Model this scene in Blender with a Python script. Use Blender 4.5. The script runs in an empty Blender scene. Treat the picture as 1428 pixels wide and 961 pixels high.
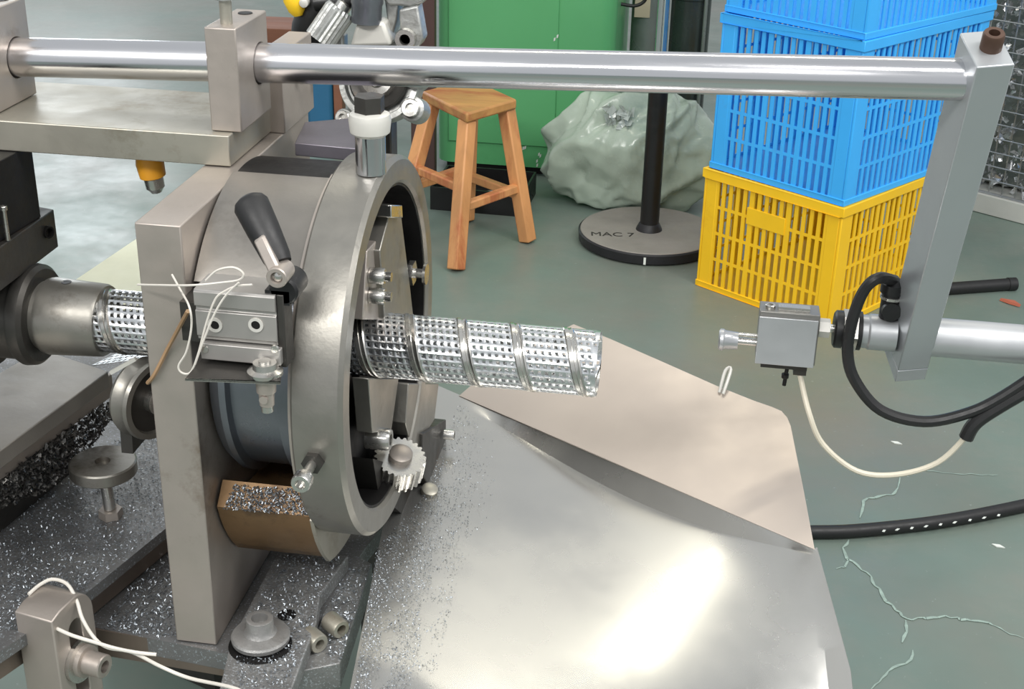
import bpy, bmesh, math, random
from mathutils import Vector, Matrix, noise, Euler

# ------------------------------------------------------------------ camera, world, lamps, exposure
sc = bpy.context.scene
FPX, CAMH, PITCH, YAW, ROLL = 1900.0, 1.35, math.radians(25), math.radians(8.5), math.radians(1.36)
s_, c_ = math.sin, math.cos
FW = Vector((-s_(YAW)*c_(PITCH), c_(YAW)*c_(PITCH), -s_(PITCH)))
R0 = Vector((c_(YAW), s_(YAW), 0)); U0 = R0.cross(FW)
RT = R0*c_(ROLL) + U0*s_(ROLL); UP = U0*c_(ROLL) - R0*s_(ROLL)
CAM = Vector((0, 0, CAMH))
cam_d = bpy.data.cameras.new('camera'); cam = bpy.data.objects.new('camera', cam_d)
sc.collection.objects.link(cam); sc.camera = cam
cam_d.sensor_width = 36; cam_d.lens = FPX/1428*36; cam_d.clip_start = .02; cam_d.clip_end = 60
M = Matrix((RT, UP, -FW)).transposed().to_4x4(); M.translation = CAM; cam.matrix_world = M

w = bpy.data.worlds.new('world'); sc.world = w; w.use_nodes = True
bg = w.node_tree.nodes['Background']; bg.inputs[0].default_value = (.93, .97, 1, 1); bg.inputs[1].default_value = .62
sc.view_settings.view_transform = 'Standard'; sc.view_settings.look = 'None'
sc.view_settings.exposure = 0.16; sc.view_settings.gamma = 1
def lamp(name, loc, target, sx, sy, power, col=(1, 1, 1)):
    d = bpy.data.lights.new(name, 'AREA'); d.shape = 'RECTANGLE'; d.size = sx; d.size_y = sy; d.energy = power; d.color = col
    o = bpy.data.objects.new(name, d); sc.collection.objects.link(o); o.location = loc
    o.rotation_euler = (Vector(target)-Vector(loc)).to_track_quat('-Z', 'Y').to_euler(); return o
lamp('unseen_ceiling_lamp', (-1.2, -1.6, 3.2), (-.3, 1.2, .8), 3.0, .35, 95, (1, .98, .95))       # row of tubes behind the photographer
tube_lamp = lamp('unseen_ceiling_lamp', (-.15, 3.05, 3.2), (-.15, 3.05, 0), 1.75, .07, 15, (1, .94, .78))
tube_lamp.rotation_euler = (0, 0, math.radians(17))
lamp('unseen_ceiling_lamp', (1.5, .3, 3.5), (.6, 2.6, 0), 2.4, .3, 60, (1, .98, .95))  # unseen overhead lamp, added for softer general light
lamp('unseen_ceiling_lamp', (2.6, 1.0, 3.4), (0, 1.5, .5), .3, 2.4, 45, (1, .98, .95))  # another added lamp, out of view to the side
lamp('doorway_daylight', (-4.1, 7.4, 1.75), (-1.2, 2.5, .2), 1.5, 1.7, 40, (.9, .96, 1))

# ------------------------------------------------------------------ helpers
def ray(x, y): return FW + RT*((x-714)/FPX) - UP*((y-480.5)/FPX)
def at_z(x, y, z): r = ray(x, y); return CAM + r*((z-CAMH)/r.z)
def at_y(x, y, v): r = ray(x, y); return CAM + r*(v/r.y)
def at_x(x, y, v): r = ray(x, y); return CAM + r*(v/r.x)
def at_d(x, y, d): return CAM + ray(x, y)*d
X_, Y_, Z_ = Vector((1, 0, 0)), Vector((0, 1, 0)), Vector((0, 0, 1))
PI = math.pi
def lin(h):
    h = h.lstrip('#'); out = []
    for i in (0, 2, 4):
        c = int(h[i:i+2], 16)/255; out.append(c/12.92 if c <= .04045 else ((c+.055)/1.055)**2.4)
    return (*out, 1)

def mat(name, col, rough=.5, metal=0.0, var=.12, scale=8, bump=.0, bscale=60, speck=None, speckamt=.0, speckscale=220, rust=None, rustamt=.0, stretch=(1, 1, 1), spec=.5, alpha=1, trans=0, dirt=None, dirtlo=.5):
    m = bpy.data.materials.new(name); m.use_nodes = True; nt = m.node_tree; n = nt.nodes; L = nt.links
    b = n['Principled BSDF']; b.inputs['Metallic'].default_value = metal; b.inputs['Specular IOR Level'].default_value = spec
    b.inputs['Alpha'].default_value = alpha; b.inputs['Transmission Weight'].default_value = trans
    tc = n.new('ShaderNodeTexCoord'); mp = n.new('ShaderNodeMapping'); mp.inputs['Scale'].default_value = stretch
    L.new(tc.outputs['Object'], mp.inputs['Vector'])
    def tex(sca, det=5, ro=.6):
        t = n.new('ShaderNodeTexNoise'); t.inputs['Scale'].default_value = sca; t.inputs['Detail'].default_value = det
        t.inputs['Roughness'].default_value = ro; L.new(mp.outputs[0], t.inputs['Vector']); return t.outputs['Fac']
    def ramp(f, a, bb):
        r = n.new('ShaderNodeMapRange'); r.inputs[1].default_value = a; r.inputs[2].default_value = bb; L.new(f, r.inputs[0]); return r.outputs[0]
    def mix(f, A, B):
        x = n.new('ShaderNodeMix'); x.data_type = 'RGBA'
        if hasattr(f, 'links'): L.new(f, x.inputs[0])
        else: x.inputs[0].default_value = f
        for v, k in ((A, 6), (B, 7)):
            if hasattr(v, 'links'): L.new(v, x.inputs[k])
            else: x.inputs[k].default_value = v
        return x.outputs[2]
    c = lin(col)
    f = tex(scale)
    out = mix(ramp(f, .3, .7), tuple(v*(1-var) for v in c[:3])+(1,), tuple(min(1, v*(1+var)) for v in c[:3])+(1,))
    if rust:
        out = mix(ramp(tex(scale*.7, 8, .7), .62-rustamt*.25, .72-rustamt*.2), out, lin(rust))
    if dirt:
        out = mix(ramp(tex(scale*.45+1.3, 7, .7), dirtlo, dirtlo+.16), out, lin(dirt))
    if speck:
        out = mix(ramp(tex(speckscale, 2, .5), .68-speckamt*.2, .71-speckamt*.2), out, lin(speck))
    L.new(out, b.inputs['Base Color'])
    r = n.new('ShaderNodeMapRange'); r.inputs[1].default_value = .3; r.inputs[2].default_value = .7
    r.inputs[3].default_value = max(.03, rough-.1); r.inputs[4].default_value = min(1, rough+.1); L.new(tex(scale*2.3), r.inputs[0]); L.new(r.outputs[0], b.inputs['Roughness'])
    if bump:
        bp = n.new('ShaderNodeBump'); bp.inputs['Strength'].default_value = bump; bp.inputs['Distance'].default_value = .002
        L.new(tex(bscale), bp.inputs['Height']); L.new(bp.outputs[0], b.inputs['Normal'])
    return m

MT = {}
def mk(k, *a, **kw): MT[k] = mat(k, *a, **kw)
mk('worn_steel', '#b3aaa2', .45, .7, .07, 9, .12, 90, rust='#94877b', rustamt=.08)
mk('plate_steel', '#aaa69a', .42, .7, .1, 7, .1, 80, rust='#8d8472', rustamt=.2)
mk('ring_steel', '#96938c', .38, .8, .1, 10, .12, 120, rust='#6d675f', rustamt=.15)
mk('cover_steel', '#8b8781', .4, .75, .1, 12, .08, 120, dirt='#6f6a64', dirtlo=.58)
mk('dark_steel', '#4a4845', .45, .7, .2, 14, .15, 120, rust='#57473a', rustamt=.15)
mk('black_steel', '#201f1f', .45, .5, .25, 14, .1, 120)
mk('drum_steel', '#7b7f86', .35, .8, .15, 12)
mk('brown_steel', '#8b6f50', .4, .65, .2, 14, .1, 100, rust='#5d4a3a', rustamt=.3)
mk('polished_steel', '#d3d3d6', .17, 1.0, .03, 6, stretch=(.2, 3, 3))
mk('bright_steel', '#c9c7c2', .25, .95, .08, 20)
mk('perforated_steel', '#d6d8da', .26, .95, .06, 30)
mk('aluminium', '#b9bbbd', .4, .7, .06, 10)
mk('cast_aluminium', '#b4b5b2', .4, .75, .25, 30, .5, 130, dirt='#7c7872', dirtlo=.58)
mk('block_aluminium', '#aba8a4', .42, .65, .06, 10)
mk('arm_aluminium', '#b4b8bb', .42, .65, .04, 6)
mk('arm_dark', '#8a8884', .42, .65, .05, 6)
mk('tray_steel', '#b9b8b4', .24, .78, .04, 2.2)
mk('flap_steel', '#c0b5ab', .46, .6, .05, 4, .03, 30)
mk('gritty_steel', '#858584', .5, .6, .25, 26, .5, 300, speck='#a9adb0', speckamt=.45, speckscale=420)
mk('washer_steel', '#9b9a98', .45, .65, .15, 30, .3, 240)
mk('base_steel', '#7b7b7b', .5, .6, .3, 9, .3, 300, speck='#9aa0a5', speckamt=.35, speckscale=430, dirt='#555452', dirtlo=.6)
mk('edge_steel', '#80746a', .45, .65, .15, 9, .15, 90, rust='#6a5544', rustamt=.3)
mk('chip', '#9da3a9', .4, .85, .25, 120)
mk('dark_chip', '#6d6b68', .4, .7, .4, 120)
mk('black_rubber', '#1b1b1c', .5, 0, .15, 20, .1, 150)
mk('black_plastic', '#151516', .4, 0, .15, 20)
mk('white_wire', '#d5d0c7', .5, 0, .05, 30)
mk('cream_wire', '#cdc6b4', .5, 0, .05, 30)
mk('brown_wire', '#6e4a36', .5, 0, .1, 30)
mk('tan_wire', '#a38463', .5, 0, .1, 30)
mk('yellow_plastic', '#f8c51e', .38, 0, .05, 6, dirt='#e8b01e', dirtlo=.62)
mk('blue_plastic', '#3fb0fa', .36, 0, .05, 6, dirt='#4d9fe0', dirtlo=.62)
mk('green_paint', '#5aa56c', .4, 0, .05, 2.5, dirt='#4d915e', dirtlo=.6)
mk('stool_wood', '#cf945f', .5, 0, .2, 14, .1, 60, stretch=(1, 1, .25), rust='#b56d45', rustamt=.5)
mk('seat_wood', '#b9874f', .5, 0, .2, 16, .1, 60, stretch=(.3, 1, 1), rust='#a6623c', rustamt=.5)
mk('brown_wood', '#4a3430', .55, 0, .2, 10, stretch=(1, 1, .2))
mk('red_wood', '#8a5a44', .55, 0, .15, 10, stretch=(.2, 1, 1))
mk('pale_board', '#c3c4ad', .6, 0, .08, 12)
mk('iron_base', '#8d8881', .6, .1, .12, 9, .2, 90)
mk('iron_rim', '#232326', .5, .1, .2, 20)
mk('chrome', '#dfe2e4', .12, 1, .02, 5)
mk('sack', '#a9b7a8', .22, 0, .1, 9, 0, 60, dirt='#8fa093', dirtlo=.56)
mk('clear_film', '#b9c2bd', .15, 0, .1, 20)
mk('cylinder_grey', '#78807c', .3, .3, .15, 5)
mk('cylinder_dark', '#3a4240', .25, .4, .2, 5)
mk('tag_beige', '#b5aa92', .5, 0, .05, 8)
mk('orange_plastic', '#e8a12c', .4, 0, .08, 20)
mk('yellow_bright', '#eec328', .4, 0, .05, 20)
mk('blue_paint', '#2c678c', .45, 0, .1, 6)
mk('white_part', '#cccac3', .4, .2, .05, 20)
mk('mesh_wire', '#a5a8aa', .35, .8, .1, 20)
mk('scrap', '#c4c6c8', .3, .8, .5, 40)
mk('pallet_white', '#b9bab5', .5, 0, .08, 8)
mk('ink', '#2c2925', .6)
mk('paint_white', '#d6dad4', .6)
mk('crack_line', '#93a69d', .7, 0, .2, 60)
mk('scrap_red', '#b0624c', .6)

def floor_mat():
    m = bpy.data.materials.new('green_epoxy'); m.use_nodes = True; nt = m.node_tree; n = nt.nodes; L = nt.links; b = n['Principled BSDF']
    tc = n.new('ShaderNodeTexCoord')
    def tex(sca, det=6, ro=.6):
        t = n.new('ShaderNodeTexNoise'); t.inputs['Scale'].default_value = sca; t.inputs['Detail'].default_value = det; t.inputs['Roughness'].default_value = ro
        L.new(tc.outputs['Object'], t.inputs['Vector']); return t.outputs['Fac']
    def rng(f, a, bb, c=0, d=1):
        r = n.new('ShaderNodeMapRange'); r.inputs[1].default_value = a; r.inputs[2].default_value = bb; r.inputs[3].default_value = c; r.inputs[4].default_value = d; L.new(f, r.inputs[0]); return r.outputs[0]
    def mix(f, A, B):
        x = n.new('ShaderNodeMix'); x.data_type = 'RGBA'; L.new(f, x.inputs[0])
        for v, k in ((A, 6), (B, 7)):
            if hasattr(v, 'links'): L.new(v, x.inputs[k])
            else: x.inputs[k].default_value = v
        return x.outputs[2]
    o = mix(rng(tex(1.6), .35, .65), lin('#66766e'), lin('#74837b'))
    o = mix(rng(tex(3.3, 8, .7), .5, .75), o, lin('#7d827a'))
    o = mix(rng(tex(.55, 6, .65), .48, .62, 0, .75), o, lin('#7a776f'))
    o = mix(rng(tex(75, 3, .6), .69, .75), o, lin('#8b9690'))
    L.new(o, b.inputs['Base Color'])
    L.new(rng(tex(4, 6, .7), .3, .7, .28, .5), b.inputs['Roughness'])
    return m
MT['floor'] = floor_mat()

class MB:
    """collects primitives into one bmesh"""
    def __init__(s): s.bm = bmesh.new()
    def poly(s, pts):
        v = [s.bm.verts.new(p) for p in pts]; s.bm.faces.new(v); return s
    def box(s, c, size, rot=None):
        R = rot if rot else Matrix.Identity(3); c = Vector(c); h = [x/2 for x in size]; v = []
        for sx in (-1, 1):
            for sy in (-1, 1):
                for sz in (-1, 1): v.append(s.bm.verts.new(c + R @ Vector((sx*h[0], sy*h[1], sz*h[2]))))
        for f in ((0, 1, 3, 2), (4, 6, 7, 5), (0, 4, 5, 1), (2, 3, 7, 6), (0, 2, 6, 4), (1, 5, 7, 3)): s.bm.faces.new([v[i] for i in f])
        return s
    def prism(s, pts, ext):
        ext = Vector(ext); a = [s.bm.verts.new(Vector(p)) for p in pts]; b = [s.bm.verts.new(Vector(p)+ext) for p in pts]
        s.bm.faces.new(a); s.bm.faces.new(b[::-1]); n = len(a)
        for i in range(n): s.bm.faces.new((a[i], b[i], b[(i+1) % n], a[(i+1) % n]))
        return s
    def frame(s, axis):
        a = Vector(axis).normalized(); t = Z_ if abs(a.z) < .9 else X_
        u = a.cross(t).normalized(); return a, u, a.cross(u)
    def lathe(s, o, axis, prof, seg=32, a0=0, a1=2*PI, closed_prof=False, uref=None):
        o = Vector(o); a, u, v = s.frame(axis)
        if uref: u = Vector(uref).normalized(); v = a.cross(u)
        full = abs(a1-a0-2*PI) < 1e-6; n = seg if full else seg+1; rows = []
        for i in range(n):
            th = a0+(a1-a0)*i/seg; d = u*math.cos(th)+v*math.sin(th)
            rows.append([s.bm.verts.new(o + a*t + d*r) for t, r in prof])
        m = len(prof)
        for i in range(seg):
            A, B = rows[i], rows[(i+1) % n]
            for j in range(m if closed_prof else m-1):
                k = (j+1) % m
                try: s.bm.faces.new((A[j], B[j], B[k], A[k]))
                except ValueError: pass
        if not full and closed_prof: s.bm.faces.new(rows[0]); s.bm.faces.new(rows[-1][::-1])
        if full and not closed_prof:
            for j in (0, m-1):
                if prof[j][1] > 1e-6: s.bm.faces.new([r[j] for r in rows])
        return s
    def cyl(s, p0, p1, r0, r1=None, seg=20):
        p0, p1 = Vector(p0), Vector(p1); r1 = r0 if r1 is None else r1; L = (p1-p0).length
        return s.lathe(p0, p1-p0, [(0, r0), (L, r1)], seg)
    def tube(s, pts, r, seg=8, sub=6):
        pts = [Vector(p) for p in pts]; P = []
        n = len(pts)
        for i in range(n-1):
            p0, p1, p2, p3 = pts[max(i-1, 0)], pts[i], pts[i+1], pts[min(i+2, n-1)]
            for k in range(sub):
                t = k/sub; P.append(.5*((2*p1)+(p2-p0)*t+(2*p0-5*p1+4*p2-p3)*t*t+(3*p1-p0-3*p2+p3)*t**3))
        P.append(pts[-1]); rows = []; u = None
        for i, p in enumerate(P):
            d = (P[min(i+1, len(P)-1)]-P[max(i-1, 0)]).normalized()
            if u is None: u = d.cross(Z_ if abs(d.z) < .9 else X_).normalized()
            u = (u-d*u.dot(d)).normalized(); v = d.cross(u)
            rows.append([s.bm.verts.new(p+(u*math.cos(2*PI*k/seg)+v*math.sin(2*PI*k/seg))*r) for k in range(seg)])
        for A, B in zip(rows, rows[1:]):
            for k in range(seg): s.bm.faces.new((A[k], A[(k+1) % seg], B[(k+1) % seg], B[k]))
        s.bm.faces.new(rows[0][::-1]); s.bm.faces.new(rows[-1]); return s
    def bolt(s, p, axis, r, h, sock=True, hexa=False):
        """head standing at p along axis, with a socket recess"""
        if hexa: return s.lathe(p, axis, [(0, r), (h, r*.97)], 6)
        pr = [(0, r), (h*.88, r), (h, r*.9)]
        if sock: pr += [(h, r*.52), (h*.45, r*.5), (h*.45, 0.0)]
        return s.lathe(p, axis, pr, 20)

COL = sc.collection
def place(o, parent):
    if parent is not None:
        o.parent = parent; o.matrix_parent_inverse = Matrix.Translation(-parent.location)
def tag(o, label, cat=None, group=None, kind=None):
    if label: o['label'] = label
    if cat: o['category'] = cat
    if group: o['group'] = group
    if kind: o['kind'] = kind
    return o
def ob(name, mb, m, parent=None, bevel=0, ang=.6, local=False, solid=0):
    bm = mb.bm; bmesh.ops.remove_doubles(bm, verts=bm.verts, dist=1e-6); bmesh.ops.recalc_face_normals(bm, faces=bm.faces)
    for f in bm.faces: f.smooth = True
    for e in bm.edges:
        e.smooth = len(e.link_faces) == 2 and e.calc_face_angle(0) < ang
    me = bpy.data.meshes.new(name); bm.to_mesh(me); bm.free(); me.materials.append(MT[m] if isinstance(m, str) else m)
    o = bpy.data.objects.new(name, me); COL.objects.link(o)
    if local: o.parent = parent
    else: place(o, parent)
    if solid: md = o.modifiers.new('thickness', 'SOLIDIFY'); md.thickness = solid; md.offset = 0
    if bevel:
        md = o.modifiers.new('bevel', 'BEVEL'); md.width = bevel; md.segments = 2; md.limit_method = 'ANGLE'; md.angle_limit = .6; md.harden_normals = False
    return o
def thing(name, loc, label, cat, group=None):
    o = bpy.data.objects.new(name, None); COL.objects.link(o); o.location = loc; o.empty_display_size = .05
    return tag(o, label, cat, group)
def slab(px, ztop, zbot):
    mb = MB(); mb.prism([at_z(x, y, ztop) for x, y in px], (0, 0, zbot-ztop)); return mb
rnd = random.Random(5)
ROT22 = Matrix.Rotation(math.radians(-22), 3, 'Z'); UU = ROT22 @ X_; VV = ROT22 @ Y_

# ------------------------------------------------------------------ setting
fl = ob('floor', MB().poly([(-9, -4, 0), (7, -4, 0), (7, 12, 0), (-9, 12, 0)]), 'floor'); fl['kind'] = 'structure'
def crack(pts, wd):
    mb = MB(); P = []
    for (a, b) in zip(pts, pts[1:]):
        k = max(2, int(math.hypot(a[0]-b[0], a[1]-b[1])/7))
        for i in range(k): P.append((a[0]+(b[0]-a[0])*i/k+rnd.uniform(-2, 2), a[1]+(b[1]-a[1])*i/k+rnd.uniform(-1.6, 1.6)))
    P.append(pts[-1]); Q = [at_z(x, y, .0012) for x, y in P]
    W = [wd*.62*rnd.uniform(.4, 1.3) for _ in Q]; W[0] = W[-1] = wd*.2
    for i in range(len(Q)-1):
        d = (Q[i+1]-Q[i]).normalized(); nn = d.cross(Z_)
        mb.poly([Q[i]+nn*W[i], Q[i+1]+nn*W[i+1], Q[i+1]-nn*W[i+1], Q[i]-nn*W[i]])
    ob('crack', mb, 'crack_line', fl)
crack([(1255, 662), (1249, 688), (1205, 697), (1199, 722)], .0042)
crack([(1182, 752), (1176, 764), (1183, 780), (1215, 803), (1232, 835), (1264, 864), (1320, 860), (1362, 866), (1385, 872)], .004)
crack([(1183, 780), (1178, 790), (1166, 793)], .0035)
crack([(1264, 864), (1264, 880), (1258, 896)], .004)
crack([(1272, 905), (1270, 921), (1245, 930), (1215, 961)], .004)
crack([(1260, 655), (1330, 660), (1392, 662)], .0016)
crack([(1385, 872), (1410, 884), (1428, 890)], .002)

# ------------------------------------------------------------------ machine bed
bt = thing('machine_bed', at_z(121, 827, .3), 'dark steel machine bed strewn with metal chips, under the pale board and the upright plate', 'machine bed')
px = [(-120, 990), (121, 827), (335, 652), (310, 420), (197, 338), (70, 420), (-120, 545)]
ob('bed_plate', slab(px, .578, .566), 'base_steel', bt)
ob('bed_edge', slab([(x+(1 if 0 < i < 4 else 0), y) for i, (x, y) in enumerate(px)], .5659, .538), 'edge_steel', bt)
ob('lower_plate', slab([(118, 872), (318, 912), (420, 905), (505, 770), (548, 715), (560, 640), (380, 640), (215, 760)], .535, .515), 'base_steel', bt)
ob('front_bar', MB().prism([at_z(122, 876, .5345), at_z(312, 908, .5345), at_z(312, 908, .5345)+VV*.004, at_z(122, 876, .5345)+VV*.004], (0, 0, -.03)), 'edge_steel', bt)
ob('bed_leg', MB().box(at_z(250, 800, .26)+Vector((-.05, .25, 0)), (.25, .3, .515), ROT22), 'dark_steel', bt)

# pale board on the bed
tag(ob('board', slab([(75, 410), (191, 332), (262, 345), (262, 420), (165, 432)], .592, .5785), 'pale_board', bevel=.001), 'pale yellowish board lying on the machine bed behind the spindle', 'board')

# upright plate (gantry cheek)
up = thing('upright_plate', (-.444, 1.1, .535), 'tall thick worn steel upright plate with white wires looped round it', 'steel plate')
x0, x1 = -.467, -.427
mb2 = MB()
N = 40; cy, cz, rb = 1.147, .797, .045
outer = []
for i in range(N):
    th = 2*PI*i/N; dy, dz = math.cos(th), math.sin(th)
    # project onto rectangle
    t = min(((1.36-cy)/dy) if dy > 1e-9 else ((1.0-cy)/dy if dy < -1e-9 else 1e9), ((.9595-cz)/dz) if dz > 1e-9 else ((.536-cz)/dz if dz < -1e-9 else 1e9))
    outer.append((cy+dy*t, cz+dz*t))
corners = [(1.36, .9595), (1.0, .9595), (1.0, .536), (1.36, .536)]
for c in corners:
    j = min(range(N), key=lambda k: (outer[k][0]-c[0])**2+(outer[k][1]-c[1])**2); outer[j] = c
bmv = mb2.bm; rows = []
for i in range(N):
    th = 2*PI*i/N; iy, iz = cy+rb*math.cos(th), cz+rb*math.sin(th); oy, oz = outer[i]
    rows.append([bmv.verts.new(p) for p in ((x0, iy, iz), (x1, iy, iz), (x1, oy, oz), (x0, oy, oz))])
for i in range(N):
    A, B = rows[i], rows[(i+1) % N]
    for j in range(4): bmv.faces.new((A[j], B[j], B[(j+1) % 4], A[(j+1) % 4]))
ob('plate_body', mb2, 'worn_steel', up, bevel=.0012)

# ------------------------------------------------------------------ overhead plate and rod clamps
pl = ob('support_plate', MB().prism([(-.44, 1.157, .9605), (-.44, 1.157, .99), (-.44, 1.3, .99), (-.44, 1.3, .9605)], (-.7, .0, 0)), 'plate_steel', bevel=.0012)
tag(pl, 'long flat steel plate under the polished rod, resting on the upright plate', 'steel plate')
RA, RB = at_d(0, 79, 1.325), at_d(1347, 111, 1.207)
rdir = (RB-RA).normalized(); RR = .0187
def rod_at_x(x): return RA + rdir*((x-RA.x)/rdir.x)
def clamp(xr, label):
    c = rod_at_x(xr-.015); t = thing('rod_clamp', (xr-.015, 1.2, .99), label, 'clamp', None)
    mb = MB(); bm = mb.bm; N = 32; rows = []; ya, yb, za, zb = 1.168, 1.254, .9905, 1.086
    for i in range(N):
        th = 2*PI*i/N; dy, dz = math.cos(th), math.sin(th)
        ty = ((yb-c.y)/dy if dy > 1e-9 else (ya-c.y)/dy if dy < -1e-9 else 1e9); tz = ((zb-c.z)/dz if dz > 1e-9 else (za-c.z)/dz if dz < -1e-9 else 1e9)
        q = min(ty, tz); rows.append([[c.y+RR*1.06*dy, c.z+RR*1.06*dz], [c.y+dy*q, c.z+dz*q]])
    for cc in ((ya, za), (ya, zb), (yb, za), (yb, zb)):
        j = min(range(N), key=lambda k: (rows[k][1][0]-cc[0])**2+(rows[k][1][1]-cc[1])**2); rows[j][1] = list(cc)
    V = [[bm.verts.new((x, *p)) for x, p in ((xr-.0295, r[0]), (xr, r[0]), (xr, r[1]), (xr-.0295, r[1]))] for r in rows]
    for i in range(N):
        for j in range(4): bm.faces.new((V[i][j], V[(i+1) % N][j], V[(i+1) % N][(j+1) % 4], V[i][(j+1) % 4]))
    ob('clamp_block', mb, 'worn_steel', t, bevel=.0012)
    p = Vector((xr-.015, 1.187, 1.086))
    b = ob('clamp_bolt', MB().cyl(p, p+Z_*.022, .0056), 'plate_steel', t)
    ob('bolt_head', MB().bolt(p+Z_*.022, Z_, .0095, .012), 'bright_steel', b)
    ob('bolt_hole', MB().lathe(Vector((xr-.014, 1.235, 1.0862)), Z_, [(0, .007), (.0006, .0065), (.0006, 0)], 20), 'black_steel', t)
    return t
clamp(-.431, 'worn grey rod clamp block with a bolt standing in its top, beside the dark gap')
clamp(-.675, 'rod clamp block at the left edge, cut by the picture frame')
# gusset block behind the right clamp with a screw
sb = thing('stop_block', (-.44, 1.33, .96), 'small grey stop block with a white screw behind the rod clamp', 'block')
ob('block_body', MB().box((-.437, 1.325, 1.0), (.024, .1, .0805)), 'worn_steel', sb, bevel=.001)
ob('side_tab', MB().box((-.415, 1.368, 1.012), (.02, .012, .035)), 'aluminium', sb, bevel=.001)
ob('screw', MB().bolt((-.4249, 1.318, 1.006), X_, .006, .008), 'bright_steel', sb)

gr = thing('guide_rod', RB, 'long polished steel guide rod across the top of the picture', 'rod')
ob('rod_shaft', MB().cyl(RA-rdir*.35, RB-rdir*.0, RR, seg=64), 'polished_steel', gr)

# ------------------------------------------------------------------ swing arm on the rod end
E0 = RB + rdir*.011
lean = math.radians(24); ayaw = math.radians(13)
a_up = Vector((0, -math.sin(lean), math.cos(lean))); a_x = X_.copy(); a_y = a_up.cross(a_x)
Rz = Matrix.Rotation(ayaw, 3, 'Z'); Rz = Matrix.Rotation(ayaw, 3, a_up); a_x, a_y = Rz @ a_x, Rz @ a_y
RARM = Matrix((a_x, a_y, a_up)).transposed()
AW, AD, ATOP, ABOT = .033, .05, .034, .368
ar = thing('swing_arm', E0, 'grey aluminium arm hanging from the right end of the polished rod', 'arm')
ob('arm_bar', MB().box(E0+a_up*((ATOP-ABOT)/2), (AW, AD, ATOP+ABOT), RARM), 'arm_aluminium', ar, bevel=.0012)
ob('end_clamp', MB().box(E0-a_up*(ABOT+.0095), (AW, AD, .018), RARM), 'arm_aluminium', ar, bevel=.0008)
ob('arm_bolt', MB().bolt(E0+a_up*ATOP+a_x*.003, a_up, .0095, .016), mat('rusty_bolt', '#5a453a', .5, .5, .2, 30), ar)
ob('bottom_bolt', MB().bolt(E0-a_up*(ABOT+.0186), -a_up, .007, .006), 'black_steel', ar)
ob('side_pin', MB().cyl(E0+a_x*AW*.5-a_up*.1, E0+a_x*(AW*.5+.004)-a_up*.1, .003), 'bright_steel', ar)

# air cylinder through the arm
CC = E0 - a_up*(ABOT-.028) + a_y*.0
cyl = thing('air_cylinder', CC, 'silver air cylinder tube running through the lower end of the grey arm', 'cylinder')
ob('barrel', MB().cyl(CC+X_*.017, CC+X_*.45, .021, seg=40), 'aluminium', cyl)
ob('front_cap', MB().lathe(CC-X_*.0165, -X_, [(0, .0195), (.028, .0195), (.03, .018), (.036, .018)], 32), 'aluminium', cyl)
ob('cap_ring', MB().lathe(CC-X_*.053, -X_, [(0, .021), (.004, .021)], 32), 'black_rubber', cyl)
ob('hex_nut', MB().lathe(CC-X_*.0575, -X_, [(0, .0225), (.015, .0225)], 6), 'bright_steel', cyl)
ob('end_collar', MB().lathe(CC-X_*.073, -X_, [(0, .0205), (.007, .0205), (.009, .018)], 32), 'black_plastic', cyl)
pr0 = CC-X_*.079
pr1 = pr0-X_*.019
ob('piston_rod', MB().cyl(pr0, pr1, .0048), 'bright_steel', cyl)
ob('rod_nut', MB().cyl(pr1+X_*.012, pr1+X_*.0005, .0105, seg=6), 'white_part', cyl)
el = ob('hose_elbow', MB().cyl(CC-X_*.026+Z_*.0185, CC-X_*.026+Z_*.048, .011).lathe(CC-X_*.026+Z_*.048, Z_, [(0, .0135), (.01, .0135), (.014, .008)], 16).cyl(CC-X_*.026+Z_*.03, CC-X_*.026+Z_*.03-Y_*.014, .01), 'black_plastic', cyl)
ob('elbow_ring', MB().lathe(CC-X_*.026+Z_*.041, Z_, [(0, .0125), (.003, .0125)], 16), 'bright_steel', el)

# sensor box at the end of the piston rod
yb = pr1.y
bc = at_y(1100, 465, yb); bw, bh, bd = .0635, .058, .034
bc.x = pr1.x - bw/2 - .0005; 
sx = thing('stop_box', bc, 'square grey steel box on the tip of the air cylinder, beside the yellow crate', 'box')
tilt = Matrix.Rotation(math.radians(-4), 3, 'X')
ob('box_body', MB().box(bc, (bw, bd, bh), tilt), 'arm_dark', sx, bevel=.0008)
ob('front_plate', MB().box(bc+Vector((-.001, -bd/2-.0022, -.002)), (bw-.001, .003, bh-.004), tilt), 'aluminium', sx, bevel=.0006)
ob('top_strip', MB().box(bc+Vector((.004, -.003, bh/2+.0025)), (bw-.03, .012, .004), tilt), 'bright_steel', sx)
ob('top_screw', MB().bolt(bc+Vector((-.021, -.004, bh/2)), Z_, .0055, .005), 'bright_steel', sx)
bs = bc+Vector((-bw/2, 0, -.014))
ob('plunger_stem', MB().cyl(bs, bs-X_*.026, .0042).cyl(bs+Z_*.008, bs+Z_*.008-X_*.02, .002), 'bright_steel', sx)
ob('plunger_head', MB().lathe(bs-X_*.02, -X_, [(0, .0095), (.014, .0105), (.016, .012), (.0195, .012), (.021, .010)], 24), 'aluminium', sx)
ob('bottom_clip', MB().box(bc+Vector((.0, 0, -bh/2-.005)), (.05, .02, .009)).box(bc+Vector((.018, 0, -bh/2-.009)), (.014, .014, .016)), 'dark_steel', sx)
ob('bottom_screw', MB().cyl(bc+Vector((.0045, -.004, -bh/2-.004)), bc+Vector((.003, -.004, -bh/2-.032)), .0022).bolt(bc+Vector((.003, -.004, -bh/2-.018)), -Z_, .004, .005), 'black_steel', sx)

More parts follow.
